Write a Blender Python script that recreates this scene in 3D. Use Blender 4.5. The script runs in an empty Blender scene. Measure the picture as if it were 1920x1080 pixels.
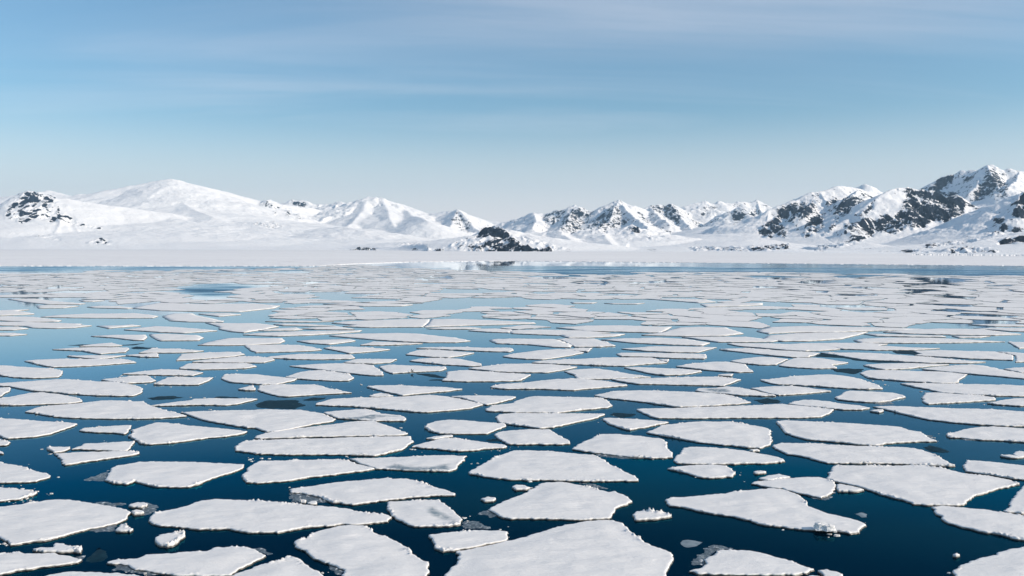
import bpy, math, random
import numpy as np
from mathutils import Vector
from mathutils.geometry import delaunay_2d_cdt
R = math.radians
random.seed(7)
# ------------------------------------------------------------------ camera
S = bpy.context.scene
F, HC, YH = 1600.0, 20.0, 460.0          # focal length in photo pixels, eye height (m), horizon row
cam = bpy.data.cameras.new('camera'); camo = bpy.data.objects.new('camera', cam)
S.collection.objects.link(camo); S.camera = camo
camo.location = (0, 0, HC); camo.rotation_euler = (R(90), 0, 0)
cam.sensor_width = 36; cam.lens = F / 1920 * 36; cam.shift_y = -(540 - YH) / 1920
cam.clip_start = 0.5; cam.clip_end = 60000
# ------------------------------------------------------------------ sky and sun
SUN_EL, SUN_AZ = 26.0, 108.0              # azimuth clockwise from the view direction (+Y): sun on the right
W = bpy.data.worlds.new('World'); S.world = W; W.use_nodes = True
nt = W.node_tree; nt.nodes.clear()
def N(nt, t, **k):
    n = nt.nodes.new(t)
    for a, v in k.items(): setattr(n, a, v)
    return n
out = N(nt, 'ShaderNodeOutputWorld'); bg = N(nt, 'ShaderNodeBackground'); bg.inputs['Strength'].default_value = 0.13
sky = N(nt, 'ShaderNodeTexSky', sky_type='NISHITA', sun_disc=False)
sky.sun_elevation = R(SUN_EL); sky.sun_rotation = R(SUN_AZ); sky.altitude = 0; sky.air_density = 1.0; sky.dust_density = 0.6; sky.ozone_density = 1.0
L = nt.links
def math_(nt, op, a, b=None, c=None, clamp=False):
    n = N(nt, 'ShaderNodeMath', operation=op, use_clamp=clamp)
    for i, v in enumerate((a, b, c)):
        if v is None: continue
        if isinstance(v, (int, float)): n.inputs[i].default_value = v
        else: nt.links.new(v, n.inputs[i])
    return n.outputs[0]
def ramp(nt, fac, pts, interp='LINEAR'):
    n = N(nt, 'ShaderNodeValToRGB'); n.color_ramp.interpolation = interp
    el = n.color_ramp.elements
    while len(el) > 1: el.remove(el[0])
    for i, (p, c) in enumerate(pts):
        e = el[0] if i == 0 else el.new(p)
        e.position = p; e.color = (c, c, c, 1) if isinstance(c, (int, float)) else (*c, 1)
    nt.links.new(fac, n.inputs[0]); return n.outputs[0]
def mixc(nt, fac, a, b, mode='MIX'):
    n = N(nt, 'ShaderNodeMix', data_type='RGBA', blend_type=mode)
    for s, v in ((0, fac), (6, a), (7, b)):
        if isinstance(v, (int, float)): n.inputs[s].default_value = v
        elif isinstance(v, tuple): n.inputs[s].default_value = (*v, 1)
        else: nt.links.new(v, n.inputs[s])
    return n.outputs[2]
def noise(nt, vec, scale, detail=4, rough=0.55, dist=0.0):
    n = N(nt, 'ShaderNodeTexNoise'); n.inputs['Scale'].default_value = scale
    n.inputs['Detail'].default_value = detail; n.inputs['Roughness'].default_value = rough
    n.inputs['Distortion'].default_value = dist
    if vec is not None: nt.links.new(vec, n.inputs['Vector'])
    return n.outputs['Fac']
# thin cirrus: noise laid out on a high level sheet (direction.xy / height) so the streaks converge at the horizon
tc = N(nt, 'ShaderNodeTexCoord'); sep = N(nt, 'ShaderNodeSeparateXYZ'); L.new(tc.outputs['Generated'], sep.inputs[0])
zz = math_(nt, 'ADD', math_(nt, 'MAXIMUM', sep.outputs[2], 0.0), 0.09)
cu = math_(nt, 'DIVIDE', sep.outputs[0], zz); cv = math_(nt, 'DIVIDE', sep.outputs[1], zz)
def comb(a, b, c=0.0):
    n = N(nt, 'ShaderNodeCombineXYZ')
    for i, v in enumerate((a, b, c)):
        if isinstance(v, (int, float)): n.inputs[i].default_value = v
        else: L.new(v, n.inputs[i])
    return n.outputs[0]
ang = 0.10
ru = math_(nt, 'ADD', math_(nt, 'MULTIPLY', cu, math.cos(ang)), math_(nt, 'MULTIPLY', cv, math.sin(ang)))
rv = math_(nt, 'SUBTRACT', math_(nt, 'MULTIPLY', cv, math.cos(ang)), math_(nt, 'MULTIPLY', cu, math.sin(ang)))
p1 = comb(math_(nt, 'MULTIPLY', ru, 0.16), math_(nt, 'MULTIPLY', rv, 0.62))
p2 = comb(math_(nt, 'MULTIPLY', ru, 0.55), math_(nt, 'MULTIPLY', rv, 3.2), 3.7)
n1 = noise(nt, p1, 1.7, 5, 0.5, 0.6); n2 = noise(nt, p2, 1.3, 6, 0.6, 0.3)
c1 = math_(nt, 'MULTIPLY', ramp(nt, n1, [(0.40, 0.0), (0.66, 1.0)], 'EASE'), ramp(nt, n2, [(0.25, 0.45), (0.70, 1.0)]))
# the thicker veil high on the right
veil = ramp(nt, math_(nt, 'ADD', math_(nt, 'ADD', math_(nt, 'MULTIPLY', cv, -0.55), math_(nt, 'MULTIPLY', cu, 0.42)), math_(nt, 'MULTIPLY', n1, 1.3)),
            [(0.0, 0.0), (1.0, 1.0)], 'EASE')
vm = N(nt, 'ShaderNodeMapRange', interpolation_type='SMOOTHSTEP'); L.new(sep.outputs[2], vm.inputs[0])
vm.inputs[1].default_value = 0.20; vm.inputs[2].default_value = 0.255
um = N(nt, 'ShaderNodeMapRange', interpolation_type='SMOOTHSTEP'); L.new(sep.outputs[0], um.inputs[0])
um.inputs[1].default_value = -0.28; um.inputs[2].default_value = 0.12
vtop = N(nt, 'ShaderNodeMapRange', interpolation_type='SMOOTHSTEP'); L.new(sep.outputs[2], vtop.inputs[0])
vtop.inputs[1].default_value = 0.36; vtop.inputs[2].default_value = 0.29
vm_ = math_(nt, 'MULTIPLY', vm.outputs[0], vtop.outputs[0])
vf = math_(nt, 'MULTIPLY', math_(nt, 'MULTIPLY', vm_, um.outputs[0]), ramp(nt, n2, [(0.30, 0.45), (0.60, 1.0)]))
low = N(nt, 'ShaderNodeMapRange', interpolation_type='SMOOTHSTEP'); L.new(sep.outputs[2], low.inputs[0])
low.inputs[1].default_value = 0.165; low.inputs[2].default_value = 0.0
lf = math_(nt, 'MULTIPLY', low.outputs[0], 0.86)
cf = math_(nt, 'MAXIMUM', math_(nt, 'MULTIPLY', c1, 0.19), lf, clamp=True)
tint = mixc(nt, 1.0, sky.outputs[0], (0.665, 0.915, 1.02), 'MULTIPLY')
skyc = mixc(nt, math_(nt, 'MULTIPLY', vf, 0.56), mixc(nt, cf, tint, (8.9, 8.2, 8.3)), (4.1, 4.75, 5.75))
L.new(skyc, bg.inputs[0]); L.new(bg.outputs[0], out.inputs[0])
sl = bpy.data.lights.new('sun', 'SUN'); sl.energy = 5.0; sl.angle = R(0.53); sl.color = (1.0, 0.875, 0.74)
so = bpy.data.objects.new('sun', sl); S.collection.objects.link(so)
sv = Vector((math.sin(R(SUN_AZ)) * math.cos(R(SUN_EL)), math.cos(R(SUN_AZ)) * math.cos(R(SUN_EL)), math.sin(R(SUN_EL))))
so.rotation_euler = sv.to_track_quat('Z', 'Y').to_euler(); so.location = (200, 0, 300)
S.view_settings.view_transform = 'Standard'; S.view_settings.look = 'None'
S.view_settings.exposure = 0.0; S.view_settings.gamma = 1.0
S.cycles.use_denoising = True
S.cycles.max_bounces = 6; S.cycles.volume_bounces = 0

# ------------------------------------------------------------------ numpy noise
_rng = np.random.RandomState(11); _P = _rng.permutation(4096); _G = _rng.rand(4096) * 2 * np.pi
_GX, _GY = np.cos(_G), np.sin(_G)
def pn(x, y):
    x = np.asarray(x, float); y = np.asarray(y, float)
    xi = np.floor(x).astype(np.int64); yi = np.floor(y).astype(np.int64); xf = x - xi; yf = y - yi
    u = xf * xf * xf * (xf * (xf * 6 - 15) + 10); v = yf * yf * yf * (yf * (yf * 6 - 15) + 10)
    def g(a, b, fx, fy):
        h = _P[(_P[a & 4095] + b) & 4095]; return _GX[h] * fx + _GY[h] * fy
    a = g(xi, yi, xf, yf); b = g(xi + 1, yi, xf - 1, yf); c = g(xi, yi + 1, xf, yf - 1); d = g(xi + 1, yi + 1, xf - 1, yf - 1)
    return ((a + u * (b - a)) * (1 - v) + (c + u * (d - c)) * v) * 1.5
def fbm(x, y, o=5, g=0.5, l=2.03):
    s = 0.0; a = 1.0; t = 0.0
    for i in range(o):
        s = s + a * pn(x + 17.3 * i, y - 9.1 * i); t += a; a *= g; x = x * l; y = y * l
    return s / t
def rdg(x, y, o=4, g=0.5, l=2.07):
    s = 0.0; a = 1.0; t = 0.0
    for i in range(o):
        s = s + a * (1 - np.abs(pn(x + 31.7 * i, y + 5.3 * i)) * 1.6); t += a; a *= g; x = x * l; y = y * l
    return s / t
def sst(a, b, x):
    t = np.clip((x - a) / (b - a), 0, 1); return t * t * (3 - 2 * t)
def pip(px, py, poly):
    r = np.zeros(np.shape(px), bool); n = len(poly)
    for i in range(n):
        x1, y1 = poly[i]; x2, y2 = poly[(i + 1) % n]
        if y1 == y2: continue
        r ^= ((y1 > py) != (y2 > py)) & (px < (x2 - x1) * (py - y1) / (y2 - y1) + x1)
    return r
# ------------------------------------------------------------------ object helpers
def mesh(name, V, faces, mats, matidx=None, attrs=None, smooth=True):
    me = bpy.data.meshes.new(name)
    V = np.asarray(V, np.float32).reshape(-1, 3)
    if isinstance(faces, np.ndarray):
        k = faces.shape[1]; me.vertices.add(len(V)); me.vertices.foreach_set('co', V.ravel())
        me.loops.add(faces.size); me.loops.foreach_set('vertex_index', faces.astype(np.int32).ravel())
        me.polygons.add(len(faces)); me.polygons.foreach_set('loop_start', np.arange(len(faces), dtype=np.int32) * k)
        me.update(calc_edges=True)
    else:
        me.from_pydata(V.tolist(), [], faces); me.update()
    me.polygons.foreach_set('use_smooth', np.full(len(me.polygons), smooth))
    for m in mats: me.materials.append(m)
    if matidx is not None: me.polygons.foreach_set('material_index', np.asarray(matidx, np.int32))
    for a, v in (attrs or {}).items():
        at = me.attributes.new(a, 'FLOAT', 'POINT'); at.data.foreach_set('value', np.asarray(v, np.float32))
    return me
def add(name, me, parent=None, label=None, cat=None, group=None, kind=None):
    o = bpy.data.objects.new(name, me); S.collection.objects.link(o)
    if parent is not None: o.parent = parent; o.matrix_parent_inverse.identity(); o.location = (0, 0, 0)
    if label: o['label'] = label
    if cat: o['category'] = cat
    if group: o['group'] = group
    if kind: o['kind'] = kind
    return o
def gp(px, py, z=0.0):
    D = F * (HC - z) / (py - YH); return (px - 960) * D / F, D
# ------------------------------------------------------------------ materials
def newmat(name):
    m = bpy.data.materials.new(name); m.use_nodes = True; nt = m.node_tree
    return m, nt, nt.nodes['Principled BSDF']
def bump(nt, h, strength, dist, b, normal=None):
    n = N(nt, 'ShaderNodeBump'); n.inputs['Strength'].default_value = strength; n.inputs['Distance'].default_value = dist
    nt.links.new(h, n.inputs['Height'])
    if normal is not None: nt.links.new(normal, n.inputs['Normal'])
    if b is not None: nt.links.new(n.outputs[0], b.inputs['Normal'])
    return n.outputs[0]
def pos(nt, s=(1, 1, 1)):
    g = N(nt, 'ShaderNodeNewGeometry'); m = N(nt, 'ShaderNodeMapping'); m.inputs['Scale'].default_value = s
    nt.links.new(g.outputs['Position'], m.inputs[0]); return m.outputs[0]
def attr(nt, name):
    a = N(nt, 'ShaderNodeAttribute', attribute_name=name); return a.outputs['Fac']
# snow lying on the floes
M_SNOW, nt, b = newmat('floe_snow')
p = pos(nt); big = noise(nt, p, 0.35, 4); fine = noise(nt, pos(nt, (1.0, 2.2, 1)), 3.0, 6, 0.65); tiny = noise(nt, p, 22.0, 3)
col = ramp(nt, big, [(0.3, (0.77, 0.755, 0.735)), (0.7, (0.82, 0.80, 0.775))])
mel = attr(nt, 'melt')
mf = math_(nt, 'MULTIPLY', mel, ramp(nt, noise(nt, pos(nt), 1.6, 5, 0.6), [(0.33, 0.35), (0.52, 1.0)]))
col = mixc(nt, mf, col, (0.20, 0.26, 0.30))
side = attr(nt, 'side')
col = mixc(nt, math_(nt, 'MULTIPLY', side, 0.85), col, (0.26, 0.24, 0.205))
nt.links.new(col, b.inputs['Base Color']); b.inputs['Roughness'].default_value = 0.7; b.inputs['Specular IOR Level'].default_value = 0.25
nn = bump(nt, noise(nt, pos(nt, (.55, 1.5, 1)), 0.9, 5, .55, .4), 0.40, 0.22, None); nn = bump(nt, fine, 0.38, 0.10, None, nn); bump(nt, tiny, 0.25, 0.02, b, nn)
# wet ice under the snow at the waterline
M_BASE, nt, b = newmat('wet_floe_ice')
f = noise(nt, pos(nt, (1, 1, 3)), 2.2, 5, 0.65)
nt.links.new(ramp(nt, f, [(0.38, (0.018, 0.020, 0.022)), (0.56, (0.07, 0.062, 0.05)), (0.68, (0.24, 0.225, 0.19))]), b.inputs['Base Color'])
b.inputs['Roughness'].default_value = 0.45
# broken side of the thin sheets further out
M_SIDE, nt, b = newmat('sheet_ice_side')
f = noise(nt, pos(nt, (1, 1, 2)), 0.8, 5, 0.65)
nt.links.new(ramp(nt, f, [(0.35, (0.06, 0.075, 0.085)), (0.55, (0.20, 0.22, 0.23)), (0.68, (0.5, 0.5, 0.5))]), b.inputs['Base Color']); b.inputs['Roughness'].default_value = 0.5
# slush and grey water-soaked ice
M_SLUSH, nt, b = newmat('slush')
hgt = attr(nt, 'h'); f = noise(nt, pos(nt), 4.5, 6, 0.7); f2 = noise(nt, pos(nt), 0.8, 3)
ff = math_(nt, 'ADD', math_(nt, 'ADD', math_(nt, 'MULTIPLY', f, 1.9), -0.52), math_(nt, 'ADD', math_(nt, 'MULTIPLY', hgt, 0.35), math_(nt, 'MULTIPLY', f2, 0.2)))
nt.links.new(ramp(nt, ff, [(0.30, (0.03, 0.045, 0.058)), (0.56, (0.085, 0.11, 0.125)), (0.74, (0.19, 0.22, 0.235)), (0.84, (0.62, 0.63, 0.63))]), b.inputs['Base Color'])
b.inputs['Roughness'].default_value = 0.38; bump(nt, f, 0.5, 0.05, b)
M_THIN, nt, b = newmat('thin_dark_ice')
f = noise(nt, pos(nt), 1.3, 6, 0.68)
nt.links.new(ramp(nt, f, [(0.35, (0.002, 0.018, 0.032)), (0.60, (0.006, 0.034, 0.052)), (0.70, (0.05, 0.09, 0.11)), (0.75, (0.5, 0.53, 0.55))]), b.inputs['Base Color'])
b.inputs['Roughness'].default_value = 0.5; b.inputs['Specular IOR Level'].default_value = 0.03
M_GREY, nt, b = newmat('grey_soaked_ice')
f = noise(nt, pos(nt), 2.2, 5, 0.6)
nt.links.new(ramp(nt, f, [(0.3, (0.10, 0.14, 0.165)), (0.7, (0.27, 0.31, 0.33))]), b.inputs['Base Color'])
b.inputs['Roughness'].default_value = 0.4
# sea: cold deep water, mirror-like at grazing angles and almost black-blue when looked down into
M_SEA, nt, b = newmat('sea_water')
o = [n for n in nt.nodes if n.type == 'OUTPUT_MATERIAL'][0]; nt.nodes.remove(b)
w1 = noise(nt, pos(nt, (1, 0.6, 1)), 0.9, 3, 0.5); w2 = noise(nt, pos(nt, (0.7, 1.6, 1)), 6.0, 3, 0.5)
ruf = attr(nt, 'ruffle')
rf = math_(nt, 'MULTIPLY', ruf, ramp(nt, noise(nt, pos(nt, (0.35, 1.2, 1)), 0.03, 5, 0.6), [(0.32, 0.25), (0.6, 1.0)]))
gl = N(nt, 'ShaderNodeBsdfGlossy'); df = N(nt, 'ShaderNodeBsdfDiffuse'); ad = N(nt, 'ShaderNodeAddShader')
df.inputs[0].default_value = (0.0, 0.0045, 0.011, 1)
nt.links.new(math_(nt, 'ADD', math_(nt, 'MULTIPLY', rf, 0.24), 0.02), gl.inputs['Roughness'])
nn = bump(nt, w1, 0.05, 0.05, None); nn = bump(nt, w2, 0.03, 0.01, None, nn); nt.links.new(nn, gl.inputs['Normal'])
fr = N(nt, 'ShaderNodeFresnel'); fr.inputs[0].default_value = 1.333; nt.links.new(nn, fr.inputs['Normal'])
nt.links.new(ramp(nt, math_(nt, 'MULTIPLY', fr.outputs[0], math_(nt, 'SUBTRACT', 1.0, math_(nt, 'MULTIPLY', rf, 0.5))), [(0.02, (0.0, 0.01, 0.018)), (0.15, (0.003, 0.035, 0.055)), (0.18, (0.008, 0.06, 0.085)), (0.235, (0.004, 0.108, 0.165)), (0.30, (0.10, 0.22, 0.28)),
    (0.36, (0.20, 0.315, 0.385)), (0.45, (0.34, 0.50, 0.60)), (0.6, (0.60, 0.735, 0.80)), (1.0, (1, 1, 1))]), gl.inputs['Color'])
nt.links.new(gl.outputs[0], ad.inputs[0]); nt.links.new(df.outputs[0], ad.inputs[1]); nt.links.new(ad.outputs[0], o.inputs[0])
# landfast ice
M_FAST, nt, b = newmat('landfast_ice_snow')
p = pos(nt, (0.4, 1, 1)); f = noise(nt, p, 0.010, 6, 0.6); f2 = noise(nt, pos(nt, (0.5, 1, 1)), 0.07, 6, 0.72)
g = N(nt, 'ShaderNodeNewGeometry'); s3 = N(nt, 'ShaderNodeSeparateXYZ'); nt.links.new(g.outputs['Position'], s3.inputs[0])
dd = math_(nt, 'ADD', s3.outputs[1], math_(nt, 'MULTIPLY', f, 260))
far = ramp(nt, math_(nt, 'MULTIPLY', dd, 1 / 5000), [(0.27, 0.0), (0.29, 1.0)])
rough_ = ramp(nt, f2, [(0.36, (0.62, 0.61, 0.60)), (0.45, (0.82, 0.80, 0.79)), (0.7, (0.89, 0.87, 0.85))])
smooth_ = ramp(nt, f, [(0.35, (0.80, 0.785, 0.77)), (0.65, (0.88, 0.86, 0.84))])
nt.links.new(mixc(nt, far, rough_, smooth_), b.inputs['Base Color']); b.inputs['Roughness'].default_value = 0.8
b.inputs['Specular IOR Level'].default_value = 0.1
# mountains: rock or snow by the terrain's own mask
M_MTN, nt, b = newmat('rock_and_snow')
rk = attr(nt, 'rock'); st = attr(nt, 'strata')
f1 = noise(nt, pos(nt, (1, 1, 0.28)), 0.046, 8, 0.72); f2 = noise(nt, pos(nt), 0.006, 5, 0.6)
f3 = noise(nt, pos(nt, (1, .6, .25)), 0.012, 4, 0.6)
t = math_(nt, 'ADD', rk, math_(nt, 'ADD', math_(nt, 'MULTIPLY', math_(nt, 'SUBTRACT', f1, 0.5), math_(nt, 'SUBTRACT', 2.9, math_(nt, 'MULTIPLY', st, 2.0))), math_(nt, 'MULTIPLY', math_(nt, 'SUBTRACT', f3, 0.5), 1.0)))
mask = ramp(nt, t, [(0.50, 0.0), (0.57, 1.0)])
rock = ramp(nt, f1, [(0.35, (0.003, 0.009, 0.020)), (0.6, (0.010, 0.018, 0.032)), (0.75, (0.055, 0.060, 0.068))])
snow = ramp(nt, f2, [(0.35, (0.91, 0.90, 0.89)), (0.65, (0.95, 0.94, 0.925))])
nt.links.new(mixc(nt, mask, snow, rock), b.inputs['Base Color']); b.inputs['Roughness'].default_value = 0.85
b.inputs['Specular IOR Level'].default_value = 0.1
bump(nt, f1, 0.5, 9.0, b)
M_BIRD, nt, b = newmat('dark_plumage')
nt.links.new(ramp(nt, noise(nt, pos(nt), 30, 3), [(0.4, (0.012, 0.012, 0.013)), (0.6, (0.03, 0.028, 0.027))]), b.inputs['Base Color']); b.inputs['Roughness'].default_value = 0.6
M_PALE, nt, b = newmat('pale_feathers')
nt.links.new(ramp(nt, noise(nt, pos(nt), 30, 3), [(0.4, (0.6, 0.6, 0.58)), (0.6, (0.75, 0.75, 0.74))]), b.inputs['Base Color'])
M_FEET, nt, b = newmat('red_feet')
nt.links.new(ramp(nt, noise(nt, pos(nt), 30, 3), [(0.4, (0.4, 0.03, 0.01)), (0.6, (0.55, 0.05, 0.02))]), b.inputs['Base Color'])
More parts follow.
